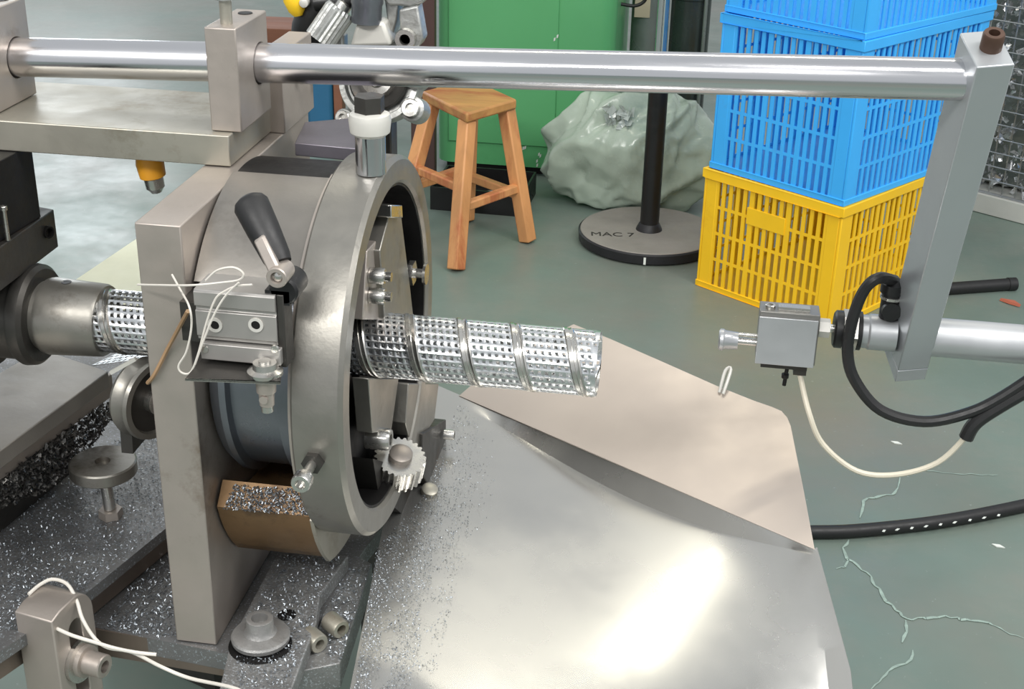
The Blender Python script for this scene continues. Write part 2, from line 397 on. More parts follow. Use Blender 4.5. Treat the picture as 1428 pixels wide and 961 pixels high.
# hoses and cable on the right
yh = yb-.03
tag(ob('air_hose', MB().tube([CC+Vector((-.026, 0, .061)), at_y(1225, 388, yh), at_y(1205, 405, yh), at_y(1189, 445, yh), at_y(1182, 490, yh), at_y(1192, 530, yh), at_y(1228, 572, yh), at_y(1288, 588, yh), at_y(1350, 576, yh), at_y(1400, 552, yh), at_y(1470, 505, yh)], .0062, 10), 'black_rubber'), 'thick black air hose hanging in a loop under the air cylinder', 'hose')
tag(ob('signal_cable', MB().tube([bc+Vector((.018, 0, -bh/2-.016)), at_y(1128, 575, yh), at_y(1148, 620, yh), at_y(1195, 657, yh), at_y(1250, 662, yh), at_y(1308, 645, yh), at_y(1350, 606, yh)], .0031, 8), 'cream_wire'), 'cream cable sagging below the square box towards the black sleeve', 'cable')
tag(ob('cable_sleeve', MB().tube([at_y(1347, 611, yh), at_y(1360, 590, yh), at_y(1395, 566, yh), at_y(1470, 510, yh+.0)-Z_*.012], .0078, 10), 'black_rubber'), 'black sleeve that the cream cable runs into at the right edge', 'sleeve')

# ------------------------------------------------------------------ cutting head: ring, covers, drum
TC = Vector((-.286, 1.147, .797)); RO, RI, RWID = .181, .155, .045
YREF = Y_
def xl(mb, xa, xb, ri, ro, seg=96, a0=0, a1=2*PI):
    """ring or sector about the tube axis; angle 0 = away from the viewer, 90 = up"""
    return mb.lathe((0, TC.y, TC.z), X_, [(xa, ri), (xa, ro), (xb, ro), (xb, ri)], seg, a0, a1, True, uref=Y_)
D2R = math.radians
rg = thing('cutting_head', (TC.x-.02, TC.y, TC.z-RO), 'large dark steel ring housing that the perforated tube comes out of', 'ring housing')
rgb = MB(); rgb.lathe((0, TC.y, TC.z), X_, [(TC.x-RWID, RI), (TC.x-RWID, RO-.002), (TC.x-RWID+.002, RO), (TC.x-.004, RO), (TC.x, RO-.004), (TC.x, RI+.003), (TC.x-.003, RI)], 128, 0, 2*PI, True, uref=Y_)
ob('ring', rgb, 'ring_steel', rg, ang=.5)
ob('darkening_sleeve', xl(MB(), TC.x-.0335, TC.x-.004, RI-.0025, RI-.0004), 'black_steel', rg)  # thin black sleeve added to darken the ring's inner wall
ob('back_disc', xl(MB(), TC.x-.042, TC.x-.034, .036, RI-.0005), 'black_steel', rg)
# bolts in the ring's near side
nb = at_y(457, 640, TC.y-math.sqrt(max(0, RO**2-(.745-TC.z)**2))); nb.x = -.312
zz = nb.z; nb = Vector((nb.x, TC.y-math.sqrt(RO**2-(zz-TC.z)**2)+.001, zz))
b = ob('set_screw', MB().cyl(nb, nb-Y_*.03, .0042).bolt(nb-Y_*.03, -Y_, .0085, .011), 'bright_steel', rg)
ob('lock_nut', MB().lathe(nb-Y_*.001, -Y_, [(0, .0095), (.007, .0095)], 6), 'dark_steel', b)
# parts inside the ring
def px_x(pts, X, th): return MB().prism([at_x(x, y, X) for x, y in pts], (-th, 0, 0))
ob('upper_arm', px_x([(543, 300), (560, 303), (572, 400), (577, 446), (537, 446), (530, 350)], -.292, .02), 'ring_steel', rg, bevel=.001)
ob('arm_top_block', px_x([(546, 286), (561, 286), (562, 304), (546, 304)], -.286, .016), 'bright_steel', rg, bevel=.001)
ob('left_arm', px_x([(512, 350), (530, 330), (533, 370), (536, 446), (506, 446)], -.298, .014), 'worn_steel', rg, bevel=.001)
for x, y in ((516, 384), (516, 412)):
    p = at_x(x, y, -.2975); ob('arm_bolt', MB().bolt(p, X_, .0075, .014).cyl(p+X_*.014, p+X_*.02, .0045), 'bright_steel', rg)
p = at_x(578, 381, -.2925)
b = ob('pivot_bolt', MB().cyl(p-X_*.02, p+X_*.012, .005), 'bright_steel', rg)
ob('pivot_nut', MB().lathe(p+X_*.010, X_, [(0, .011), (.003, .011)], 20).lathe(p-X_*.006, X_, [(0, .013), (.006, .013)], 6), 'bright_steel', b)
ob('right_rail', px_x([(583, 395), (592, 395), (594, 446), (584, 446)], -.30, .01), 'dark_steel', rg)
ob('lower_left_arm', px_x([(514, 528), (556, 528), (546, 600), (520, 604)], -.296, .016), 'ring_steel', rg, bevel=.001)
p = at_x(531, 612, -.295); ob('arm_bolt', MB().bolt(p-X_*.014, X_, .011, .024), 'bright_steel', rg)
ob('lower_arm', px_x([(570, 535), (612, 535), (606, 585), (596, 602), (592, 628), (574, 622), (566, 590)], -.288, .02), 'ring_steel', rg, bevel=.001)
ob('cutter_holder', px_x([(590, 605), (622, 585), (622, 672), (606, 690), (588, 660)], -.284, .018), 'dark_steel', rg, bevel=.001)
p = at_x(622, 606, -.279); ob('arm_bolt', MB().bolt(p-X_*.002, X_, .006, .012), 'bright_steel', rg)
p = at_x(598, 687, -.28); ob('holder_screw', MB().lathe(p, (.25, -.3, .9), [(-.004, .009), (.007, .009), (.008, .007)], 20), 'plate_steel', rg)
# toothed wheel
gc = at_x(556, 648, -.288); ga = Vector((.22, -.28, .93)).normalized()
mb = MB(); a, u, v = mb.frame(ga); bm = mb.bm; NT = 24; ro_, ri_ = .0265, .0238; ringv = []
for i in range(NT*4):
    th = 2*PI*i/(NT*4); r = ro_ if (i % 4) in (0, 1) else ri_; d = (u*math.cos(th)+v*math.sin(th))*r
    ringv.append((bm.verts.new(gc+d-ga*.012), bm.verts.new(gc+d+ga*.012)))
for i in range(NT*4): A, B = ringv[i], ringv[(i+1) % (NT*4)]; bm.faces.new((A[0], B[0], B[1], A[1]))
bm.faces.new([r[1] for r in ringv]); bm.faces.new([r[0] for r in ringv][::-1])
g = ob('toothed_wheel', mb, 'bright_steel', rg, ang=.3)
ob('wheel_hub', MB().lathe(gc+ga*.012, ga, [(0, .012), (.006, .012), (.007, .010)], 20), 'worn_steel', g)
ob('wheel_bed', px_x([(520, 640), (590, 660), (592, 705), (560, 716), (528, 690)], -.3, .02), 'dark_steel', rg)

# housing drum between ring and upright plate
dh = thing('drum_housing', (-.38, TC.y, .625), 'curved grey steel drum cover between the upright plate and the big ring', 'drum cover')
XA, XB = -.4245, TC.x-RWID-.0005
ob('upper_shell', xl(MB(), XA, XB-.003, .128, .173, 48, D2R(98), D2R(141)), 'cover_steel', dh)
ob('shell_flange', xl(MB(), XB-.0028, XB, .15, .1755, 64, D2R(97), D2R(200)), 'worn_steel', dh)
ob('dark_gap_filler', xl(MB(), XA+.002, XB-.004, .128, .171, 40, D2R(20), D2R(97)), 'black_steel', dh)  # black filler added so the gap behind the upper shell stays dark
ob('inner_drum', MB().lathe((0, TC.y, TC.z), X_, [(XA+.001, .04), (XA+.001, .122), (XA+.012, .13), (XA+.018, .13), (XA+.02, .122), (XB-.03, .122), (XB-.028, .13), (XB-.004, .13), (XB-.004, .04)], 64, 0, 2*PI, True, uref=Y_), 'drum_steel', dh)
lsp = []
for k in range(25):
    a_ = D2R(224+k*(335-224)/24); r_ = .173+.036*min(1, k/5)*(1 if k < 17 else max(0, (24-k)/7)); lsp.append((r_, a_))
lsp += [(.147, D2R(335-k*(335-224)/24)) for k in range(25)]
ob('lower_shell', MB().prism([(XA, TC.y+r_*math.cos(a_), TC.z+r_*math.sin(a_)) for r_, a_ in lsp], (XB-.004-XA, 0, 0)), 'brown_steel', dh)
ob('lower_flange', MB().prism([(XB-.0038, TC.y+(r_+(.004 if r_ > .15 else 0))*math.cos(a_), TC.z+(r_+(.004 if r_ > .15 else 0))*math.sin(a_)) for r_, a_ in lsp], (.0036, 0, 0)), 'plate_steel', dh)

# pin standing on the ring top
pn = Vector((-.298, 1.125, TC.z+math.sqrt(RO**2-.022**2)-.001))
pt = thing('locating_pin', pn, 'short upright steel pin with a white collar and bolt on top of the ring', 'pin')
ob('pin_shaft', MB().cyl(pn, pn+Z_*.034, .0135, seg=32), 'polished_steel', pt)
ob('collar', MB().lathe(pn+Z_*.034, Z_, [(0, .014), (.003, .0175), (.014, .0188), (.019, .0175), (.021, .013)], 32), 'white_part', pt)
ob('cap_bolt', MB().lathe(pn+Z_*.055, Z_, [(0, .0135), (.014, .0135)], 6), 'dark_steel', pt)

# ------------------------------------------------------------------ the perforated spiral tube
TR, PITCHX, NCELL, NC = .0308, .0505, 30, 6
xs, xe = -.578, TC.x+.197
tb = thing('perforated_tube', (xe, TC.y, TC.z-TR), 'shiny perforated spiral tube sticking out of the big ring', 'tube')
band = .0105
def tp(th, wv, r=TR):
    x = xs - PITCHX + PITCHX*th/(2*PI) + wv; x = max(xs, min(xe, x))
    # near side, top to bottom, runs towards +x
    return Vector((x, TC.y - r*math.sin(th), TC.z + r*math.cos(th)))
turns = int((xe-xs)/PITCHX)+3
mbP, mbS = MB(), MB(); bmP = mbP.bm
cw = (PITCHX-band)/NC; dth = 2*PI/NCELL
for i in range(turns*NCELL):
    t0, t1 = i*dth, (i+1)*dth
    for j in range(NC):
        w0, w1 = band+j*cw, band+(j+1)*cw
        x_mid = xs-PITCHX+PITCHX*t0/(2*PI)+w0
        if x_mid > xe or x_mid+cw < xs: continue
        o4 = [tp(t0, w0), tp(t0, w1), tp(t1, w1), tp(t1, w0)]
        if (o4[0]-o4[1]).length < 1e-6 and (o4[2]-o4[3]).length < 1e-6: continue
        ov = [bmP.verts.new(p) for p in o4]
        if min((o4[0]-o4[1]).length, (o4[2]-o4[3]).length) < cw*.7: bmP.faces.new(ov); continue
        a, b_ = .24, .26; rr = TR-.0007
        iv = [bmP.verts.new(p) for p in (tp(t0+dth*a, w0+cw*b_, rr), tp(t0+dth*a, w1-cw*b_, rr), tp(t1-dth*a, w1-cw*b_, rr), tp(t1-dth*a, w0+cw*b_, rr))]
        for k in range(4): bmP.faces.new((ov[k], ov[(k+1) % 4], iv[(k+1) % 4], iv[k]))
for i in range(turns*NCELL):
    t0, t1 = i*dth, (i+1)*dth
    prof = ((0, TR), (.0012, TR+.0012), (band*.45, TR+.0014), (band*.5, TR+.0004), (band*.75, TR+.0005), (band*.85, TR+.0011), (band, TR))
    if tp(t0, 0).x >= xe-1e-6 or tp(t1, band).x <= xs+1e-6: continue
    for (wa, ra), (wb, rb_) in zip(prof, prof[1:]):
        q = [tp(t0, wa, ra), tp(t0, wb, rb_), tp(t1, wb, rb_), tp(t1, wa, ra)]
        if (q[0]-q[1]).length < 1e-4 and (q[2]-q[3]).length < 1e-4: continue
        mbS.poly(q)
ob('perforated_wall', mbP, 'perforated_steel', tb, ang=.9, solid=.0007)
ob('spiral_seam', mbS, 'bright_steel', tb, ang=.5)

# ------------------------------------------------------------------ spindle and strip table at the left
sp = thing('spindle', (-.65, TC.y, TC.z-.06), 'grey steel spindle with a stepped flange feeding the perforated tube at the left edge', 'spindle')
ob('spindle_nose', MB().lathe((-.574, TC.y, TC.z), -X_, [(0, .0312), (0, .0345), (.003, .036), (.055, .0385), (.06, .0375), (.06, .034), (.066, .034)], 56), 'ring_steel', sp)
ob('flange', MB().lathe((-.64, TC.y, TC.z), -X_, [(0, .034), (0, .046), (.004, .05), (.012, .051), (.016, .049), (.016, .046), (.05, .046)], 56), 'dark_steel', sp)
ob('spindle_body', MB().lathe((-.69, TC.y, TC.z), -X_, [(0, .046), (0, .055), (.25, .055)], 48), 'dark_steel', sp)
q = at_y(78, 396, TC.y-.02)
ob('grub_hole', MB().lathe(Vector((-.612, TC.y, TC.z+.0372)), Z_, [(0, .005), (.0006, .005), (.0006, 0)], 16), 'black_steel', sp)

st = thing('strip_table', at_z(60, 560, .579), 'thick two layered steel table plate below the spindle, angled towards the tube', 'table plate')
tpx = [(57, 487), (151, 518), (20, 614), (-140, 735), (-140, 600)]
ob('top_plate', slab(tpx, .712, .694), mat('table_steel', '#a09b94', .4, .7, .12, 9, .1, 80), st, bevel=.001)
ob('under_plate', slab([(58, 488), (156, 521), (22, 618), (-140, 741), (-140, 600)], .6938, .668), 'worn_steel', st, bevel=.001)
ob('table_leg', slab([(50, 540), (95, 552), (-30, 645), (-140, 700), (-140, 610)], .6678, .5785), 'dark_steel', st)
# stripped chips hanging below the table edge
def scatter(px, n, zf, size, mats, name, label, cat='metal chips', fall=None, seed=1, thick=.0006, piled=0):
    R = random.Random(seed); mb = MB(); bm = mb.bm
    xs_ = [p[0] for p in px]; ys_ = [p[1] for p in px]
    def inside(x, y):
        c = False; j = len(px)-1
        for i in range(len(px)):
            if (px[i][1] > y) != (px[j][1] > y) and x < (px[j][0]-px[i][0])*(y-px[i][1])/(px[j][1]-px[i][1])+px[i][0]: c = not c
            j = i
        return c
    k = 0; tries = 0
    while k < n and tries < n*30:
        tries += 1
        x, y = R.uniform(min(xs_), max(xs_)), R.uniform(min(ys_), max(ys_))
        if not inside(x, y) or (fall and R.random() > fall(x, y)): continue
        z = zf if not callable(zf) else zf(x, y)
        P = at_z(x, y, z) if not isinstance(z, Vector) else z
        s = size*R.uniform(.4, 1.3); e = Euler((R.uniform(-.9, .9), R.uniform(-.9, .9), R.uniform(0, 6.3))).to_matrix()
        h = s*.35+thick + piled*R.random()
        q = [e @ Vector(c) for c in ((-s, -s*.4, 0), (s, -s*.3, 0), (s*.8, s*.45, s*.2), (-s*.7, s*.4, 0))]
        zmin = min(v.z for v in q); bm.faces.new([bm.verts.new(P+v+Vector((0, 0, -zmin+.0002+piled*R.random()))) for v in q]); k += 1
    me_o = ob(name, mb, mats); tag(me_o, label, cat, kind='stuff'); return me_o
scatter([(20, 700), (180, 600), (228, 600), (250, 690), (245, 720), (120, 820), (20, 880), (-30, 880), (-30, 720)], 5200, .5782, .0012, 'chip', 'metal_chips', 'fine silvery metal chips strewn over the machine bed round the disc headed screw', seed=2)
scatter([(0, 668), (150, 565), (163, 575), (120, 640), (60, 690), (0, 712)], 2200, lambda x, y: .664-max(0, y-(680-.772*x))*.00125, .0030, 'dark_chip', 'metal_swarf', 'dark curled swarf heaped under the edge of the strip table', seed=3, piled=.004)
scatter([(145, 878), (215, 765), (255, 740), (265, 880), (240, 892)], 1300, .5352, .0015, 'chip', 'metal_chips', 'metal chips on the lower plate left of the upright plate foot', seed=4)

# small upper left machine: dark plate and block
ml = thing('dark_slide', at_z(0, 345, .886), 'dark steel slide block with a round hole, at the left edge below the long plate', 'slide block')
ob('slide_block', slab([(75, 292), (0, 345), (-140, 444), (-140, 345), (40, 285)], .886, .846), 'dark_steel', ml, bevel=.001)
ob('slide_plate', slab([(57, 303), (46, 294), (-130, 330), (-130, 420), (0, 338)], .8862, .9602), 'black_steel', ml, bevel=.001)
ob('spindle_mount', slab([(66, 318), (-100, 440), (-140, 420), (-140, 360), (40, 306)], .8459, .84), 'black_steel', ml)
hp = at_z(68, 300, .866); hp = at_y(68, 324, at_z(70, 296, .886).y-.012)
ob('block_hole', MB().lathe(hp, UU, [(-.006, .0062), (.0012, .0062), (.0012, .0045), (-.004, .0045), (-.004, 0)], 18), 'black_steel', ml)
ps = at_z(14, 333, .887); ob('stop_pin', MB().cyl(ps-Y_*.004, ps-Y_*.004+Z_*.032, .0022).bolt(ps-Y_*.004+Z_*.03, Z_, .0035, .004), 'bright_steel', ml)

# orange handle below the plate
oh = at_y(206, 222, 1.19); oh.z = .9600
ho = thing('orange_tool', oh, 'small orange tool with a metal ferrule hanging under the long plate', 'tool')
ob('grip', MB().lathe(oh, (.12, .05, -1), [(0.0005, .011), (.012, .0135), (.026, .0125), (.0275, .010)], 24), 'orange_plastic', ho)
oa = Vector((.12, .05, -1)).normalized()
ob('ferrule', MB().lathe(oh+oa*.0276, oa, [(0, .0095), (.010, .009), (.012, .007), (.015, .005)], 20), 'bright_steel', ho)

# grooved pulley behind the upright plate
pc = at_y(209, 556, 1.12)
pu = thing('grooved_pulley', pc, 'grooved steel pulley wheel half hidden behind the upright plate, below the tube', 'pulley')
ob('rim', MB().lathe(pc, (.93, -.37, 0), [(-.016, .012), (-.016, .038), (-.012, .04), (-.006, .036), (0, .036), (.004, .0405), (.008, .0395), (.009, .034), (.004, .032), (.004, .012)], 48), 'ring_steel', pu)
ob('hub', MB().lathe(pc, (.93, -.37, 0), [(.004, .013), (.012, .013), (.013, .011)], 24), 'bright_steel', pu)
ob('face', MB().lathe(pc, (.93, -.37, 0), [(.0042, .0325), (.0046, .0325), (.0046, .012)], 40), 'dark_steel', pu)
ob('axle', MB().cyl(pc, (-.4672, pc.y, pc.z), .007), 'dark_steel', pu)
pf = pc+Vector((-.016, .006, 0)); ob('pulley_stand', MB().prism([pf+Vector((-.012, -.016, .015)), pf+Vector((-.012, .016, .015)), pf+Vector((-.012, .022, -.055)), pf+Vector((-.012, -.022, -.055))], (.012, 0, 0)), 'dark_steel', pu)
# perforated strip running up to the tube
mb = MB(); bm = mb.bm
S0, S1 = at_z(128, 510, .722), at_z(205, 500, .748); sw = Vector((.018, .045, 0))
for i in range(10):
    for j in range(5):
        A = S0+(S1-S0)*(i/10); B = S0+(S1-S0)*((i+1)/10); wa, wb = sw*(j/5), sw*((j+1)/5)
        o4 = [A+wa, B+wa, B+wb, A+wb]; cen = sum(o4, Vector())/4; ov = [bm.verts.new(p) for p in o4]; iv = [bm.verts.new(cen+(p-cen)*.55) for p in o4]
        for k in range(4): bm.faces.new((ov[k], ov[(k+1) % 4], iv[(k+1) % 4], iv[k]))
tag(ob('perforated_strip', mb, 'perforated_steel', solid=.0008), 'flat strip of perforated metal rising to the tube beside the spindle', 'metal strip')
tag(ob('metal_stick', MB().box((at_y(154, 520, 1.06)+at_y(190, 500, 1.06))/2, (.031, .0035, .0035), Matrix.Rotation(math.radians(-33), 3, 'Y')), 'white_part'), 'short pale metal stick beside the corner of the strip table', 'stick')

# disc headed screw on the bed
dc = at_z(155, 720, .5785)
ds = thing('adjusting_screw', dc, 'upright screw with a wide round disc head, on the chip covered bed', 'screw')
ob('hex_nut', MB().lathe(dc, Z_, [(0, .0125), (.009, .012)], 6), 'worn_steel', ds)
dct = at_z(143, 655, .63)
ob('stem', MB().cyl(dc+Z_*.009, Vector((dc.x*.35+dct.x*.65, dc.y*.35+dct.y*.65, .628)), .0062), 'bright_steel', ds)
DCC = Vector((dc.x*.35+dct.x*.65, dc.y*.35+dct.y*.65, .628))
ob('disc', MB().lathe(DCC, Z_, [(0, .007), (0, .0325), (.0015, .034), (.0125, .034), (.014, .0325), (.014, .008), (.009, .007), (.009, 0)], 48), 'ring_steel', ds)

# slotted bracket at the lower left with bolt and washer
BX = UU; BY = VV
bo = at_z(20, 853, .60)
bk = thing('slotted_bracket', Vector((bo.x, bo.y, .45)), 'steel bracket with a rounded top and bolted slot, at the lower left corner', 'bracket')
mb = MB(); bm = mb.bm
thk = .026; dpt = .05
Bx = (at_z(72, 868, .60)-bo).normalized(); By = Z_.cross(Bx)
wB = (at_z(72, 868, .60)-bo).length
front = bo
def bpnt(u_, v_, z_): return Vector((bo.x, bo.y, z_)) + Bx*u_ + By*v_
# outline in (v,z) with rounded back top; slot cut as inner loop
outl = [(0, .43), (0, .598)] + [(.0+.0, .598)]
outl = [(0, .43), (0, .6), (.012, .604)] + [(.03+.026*math.cos(t), .580+.026*math.sin(t)) for t in [PI*.45-i*PI*.45/6 for i in range(7)]] + [(.056, .43)]
sl = []
for i in range(9): t = PI-i*PI/8; sl.append((.029+.009*math.cos(t), .574+.009*math.sin(t)))
for i in range(9): t = -i*PI/8; sl.append((.029+.009*math.cos(t), .50+.009*math.sin(t)))
def ringfill(mb, outer, inner, f0, f1):
    bm = mb.bm
    for f, fl_ in ((f0, 0), (f1, 1)):
        vo = [bm.verts.new(f(*p)) for p in outer]; vi = [bm.verts.new(f(*p)) for p in inner]
        eo = [bm.edges.new((vo[i], vo[(i+1) % len(vo)])) for i in range(len(vo))]; ei = [bm.edges.new((vi[i], vi[(i+1) % len(vi)])) for i in range(len(vi))]
        bmesh.ops.triangle_fill(bm, edges=eo+ei, use_beauty=True)
        if not fl_: V0 = (vo, vi)
        else:
            for a, b in zip(V0, (vo, vi)):
                for i in range(len(a)): bm.faces.new((a[i], a[(i+1) % len(a)], b[(i+1) % len(a)], b[i]))
ringfill(mb, outl, sl, lambda v_, z_: bpnt(0, v_, z_), lambda v_, z_: bpnt(wB, v_, z_))
ob('bracket_body', mb, 'worn_steel', bk, bevel=.0012)
wc = bpnt(wB, .029, .538)
ob('washer', MB().lathe(wc, Bx, [(.0002, .012), (.0002, .0215), (.004, .0215), (.004, .012)], 36), 'bright_steel', bk)
ob('slot_bolt', MB().lathe(wc, Bx, [(-.02, .008), (.004, .008), (.004, .0155), (.009, .0155), (.009, .0115), (.027, .0115), (.028, .0105), (.028, .006), (.016, .0058), (.016, 0)], 28), 'worn_steel', bk)

# clamp plate with washer, right of the upright foot
cp = thing('slotted_clamp_plate', at_z(390, 860, .5355), 'gritty steel clamp plate with a big washer, at the foot of the upright plate', 'clamp plate')
ob('clamp_bar', slab([(388, 768), (486, 775), (446, 830), (441, 868), (402, 975), (300, 985), (322, 893)], .553, .5352), 'gritty_steel', cp, bevel=.0015)
wz = at_z(364, 893, .5535)
ob('washer', MB().lathe(wz, Z_, [(0, .019), (.002, .019), (.002, .027), (.006, .0275), (.008, .0262), (.010, .0205), (.010, .0)], 48), 'washer_steel', cp)
ob('washer_screw', MB().lathe(wz+Z_*.0101, Z_, [(0, .0155), (.004, .0128), (.015, .0125), (.0155, .0115), (.0155, .0078), (.006, .0074), (.006, 0)], 28), 'washer_steel', cp)
sc_ = at_z(400, 858, .5532)
ob('slot_mark', MB().lathe(sc_, Z_, [(.0, .009), (.0006, .009), (.0006, 0)], 20), 'black_steel', cp)
ob('slot_dark_disc', MB().lathe(at_z(363, 899, .5533), Z_, [(0, .0295), (.0005, .0293), (.0005, 0)], 40), 'black_steel', cp)  # flat black disc painting in the dark of the slot under the washer
lb = thing('side_bar', at_z(470, 860, .515), 'gritty steel side bar holding two socket screws beside the sheet chute', 'bar')
ob('bar_body', slab([(492, 772), (519, 786), (474, 925), (409, 938), (447, 868), (452, 832)], .5345, .505), 'gritty_steel', lb, bevel=.0012)
for x, y in ((462, 866), (432, 886)):
    p = at_z(x, y, .5440); ob('socket_screw', MB().bolt(p-UU*.002, UU*.95-VV*.3, .0098, .02), 'plate_steel', lb)

# ------------------------------------------------------------------ guard block with limit switch
GY = .952
gb = thing('grooved_block', at_y(330, 500, GY), 'grooved aluminium block with two bushed holes in front of the drum cover', 'block')
def py(pts, Y, d): return MB().prism([at_y(x, y, Y) for x, y in pts], (0, d, 0))
A0, A1 = at_y(269, 406, GY), at_y(386, 500, GY)
xa, xb = A0.x, at_y(384, 440, GY).x
def zat(y): return at_y(320, y, GY).z
zt = zat(408)
# stepped profile extruded along x: bands with grooves between
prof = [(GY+.036, zt), (GY+.002, zt), (GY, zt-.002), (GY, zat(430)), (GY+.003, zat(432)), (GY+.003, zat(436)), (GY+.001, zat(438)), (GY+.001, zat(472)), (GY+.003, zat(474)), (GY+.003, zat(478)), (GY+.036, zat(478))]
ob('block_body', MB().prism([(xa, y, z) for y, z in prof], (xb-xa, 0, 0)), 'block_aluminium', gb, bevel=.0004)
for x in (300, 357):
    p = at_y(x, 453, GY+.001); ob('bushed_hole', MB().lathe(p, -Y_, [(0, .0062), (.0012, .0062), (.0012, .0038), (-.004, .0038)], 24), 'white_part', gb).data
    ob('hole_core', MB().lathe(p, -Y_, [(.0001, .0037), (.0004, .0037), (.0004, 0)], 18), 'black_steel', gb)
xc, xd = at_y(279, 490, GY-.004).x, at_y(390, 490, GY-.004).x
lp = ob('lower_strip', MB().box(((xc+xd)/2, GY+.012, (zat(480)+zat(502))/2), (xd-xc, .03, zat(480)-zat(502))), 'block_aluminium', gb, bevel=.0008)
for x in (286, 383):
    p = at_y(x, 487, GY-.003); ob('rivet', MB().lathe(p, -Y_, [(-.001, .0035), (.0008, .003), (.001, 0)], 16), 'bright_steel', lp)
ob('end_plate', MB().prism([(xb+.0003, GY+.003, zt), (xb+.0003, GY+.024, zt), (xb+.0003, GY+.024, zat(508)), (xb+.0003, GY+.003, zat(508))], (.006, 0, 0)), 'dark_steel', gb, bevel=.0008)
sz = zat(509)
ob('shelf', MB().prism([at_z(258, 528, sz), at_z(391, 533, sz), at_z(394, 508, sz), at_z(282, 500, sz)], (0, 0, -.0018)), 'dark_steel', gb)
ob('shelf_lip', MB().prism([at_z(258, 528, sz), at_z(391, 533, sz), at_z(391, 532, sz), at_z(258, 527, sz)], (0, 0, -.0022)), 'bright_steel', gb)
ob('mount_bar', MB().box(((-.425+xa)/2+.002, GY+.05, zat(478)), (abs(xa+.427)+.006, .035, .035)), 'dark_steel', gb)
q = at_z(370, 521, sz+.0002)
lv = ob('levelling_screw', MB().cyl(q-Z_*.034, q+Z_*.012, .005), 'bright_steel', gb)
ob('flange_nut', MB().lathe(q, Z_, [(0, .0145), (.003, .0145), (.005, .010), (.010, .0095)], 28), 'bright_steel', lv)
ob('screw_tip', MB().lathe(q-Z_*.004, -Z_, [(0, .0085), (.012, .008), (.013, .0065), (.024, .006), (.026, .004)], 18).cyl(q-Z_*.02-Y_*.009, q-Z_*.02+Y_*.002, .0035), 'worn_steel', lv)
# lever handle
h0 = at_y(388, 385, GY-.004); h1 = at_y(345, 296, .975)
hd = thing('clamp_lever', h0, 'black clamping lever handle with a steel hub above the grooved block', 'lever')
hv = (h1-h0).normalized(); hl = (h1-h0).length
ob('grip', MB().lathe(h0+hv*.006+Y_*.012, hv, [(0, .010), (.006, .0115), (hl*.55, .0135), (hl*.93, .0145), (hl, .0125), (hl+.003, .008)], 28), 'black_rubber', hd)
hb = ob('hub', MB().lathe(h0, -Y_, [(-.016, .0085), (.004, .0085), (.005, .0078), (.005, .005), (.001, .0045), (.001, .0)], 28), 'worn_steel', hd)
ob('hub_core', MB().lathe(h0, -Y_, [(.0012, .0042), (.002, .0038), (.003, .0015), (.003, 0)], 16), 'bright_steel', hb)
ob('lever_bar', MB().box(h0+hv*.018+Y_*.0, (.011, .007, .036), Matrix((hv.cross(Y_).normalized(), Y_, hv)).transposed().to_3x3()), 'worn_steel', hd, bevel=.002)
ob('lever_foot', MB().lathe(at_y(399, 402, GY+.012), -Y_, [(-.02, .012), (.006, .012), (.008, .010)], 24).box(at_y(392, 409, GY+.014), (.02, .02, .012)), 'black_plastic', hd)

# ------------------------------------------------------------------ wires on the upright and block
def wire(name, pts, Y, r, m, label):
    tag(ob(name, MB().tube([at_y(x, y, Y+(d[0] if d else 0)) for x, y, *d in pts], r, 6, 6), m), label, 'wire')
wire('tied_wire', [(192, 397, .04), (262, 398, .0), (310, 394), (334, 390), (339, 381), (325, 373), (303, 377), (287, 391)], .945, .0009, 'white_wire', 'white wire stretched level across the upright plate into a small loop')
wire('tied_wire', [(240, 383, .045), (252, 405, .03), (264, 428), (267, 455), (260, 490), (249, 510), (254, 520), (266, 519), (276, 495), (288, 450), (300, 418), (312, 407), (330, 399), (352, 397)], .945, .0009, 'white_wire', 'white wire hanging in a long loop over the left end of the grooved block')
wire('tied_wire', [(272, 508), (285, 472), (300, 436), (315, 412), (333, 394)], .943, .0009, 'white_wire', 'short white wire running slantwise over the left bushed hole')
wire('brown_wire', [(262, 434, .01), (247, 462, .04), (233, 488, .05), (222, 510, .05), (213, 526, .05), (206, 534, .055)], .945, .0019, 'tan_wire', 'tan wire hanging slantwise across the upright plate towards the pulley')
zw = .0
tag(ob('white_cable', MB().tube([at_z(40, 829, .606), at_z(55, 816, .608), at_z(73, 808, .61), at_z(94, 815, .608), at_z(107, 838, .60), at_z(115, 863, .59), at_z(131, 889, .575), at_z(150, 903, .57), at_z(185, 910, .56), at_z(225, 930, .56), at_z(265, 946, .556), at_z(330, 961, .57), at_z(370, 985, .57)], .0017, 8), 'white_wire'), 'white wire arched over the slotted bracket and running to the bottom edge', 'wire')
tag(ob('white_cable', MB().tube([at_z(74, 874, .59), at_z(100, 886, .585), at_z(133, 896, .578), at_z(160, 904, .573), at_z(190, 910, .565), at_z(218, 913, .562)], .0017, 8), 'white_wire'), 'short white wire end sticking out of the bracket slot to the right', 'wire')

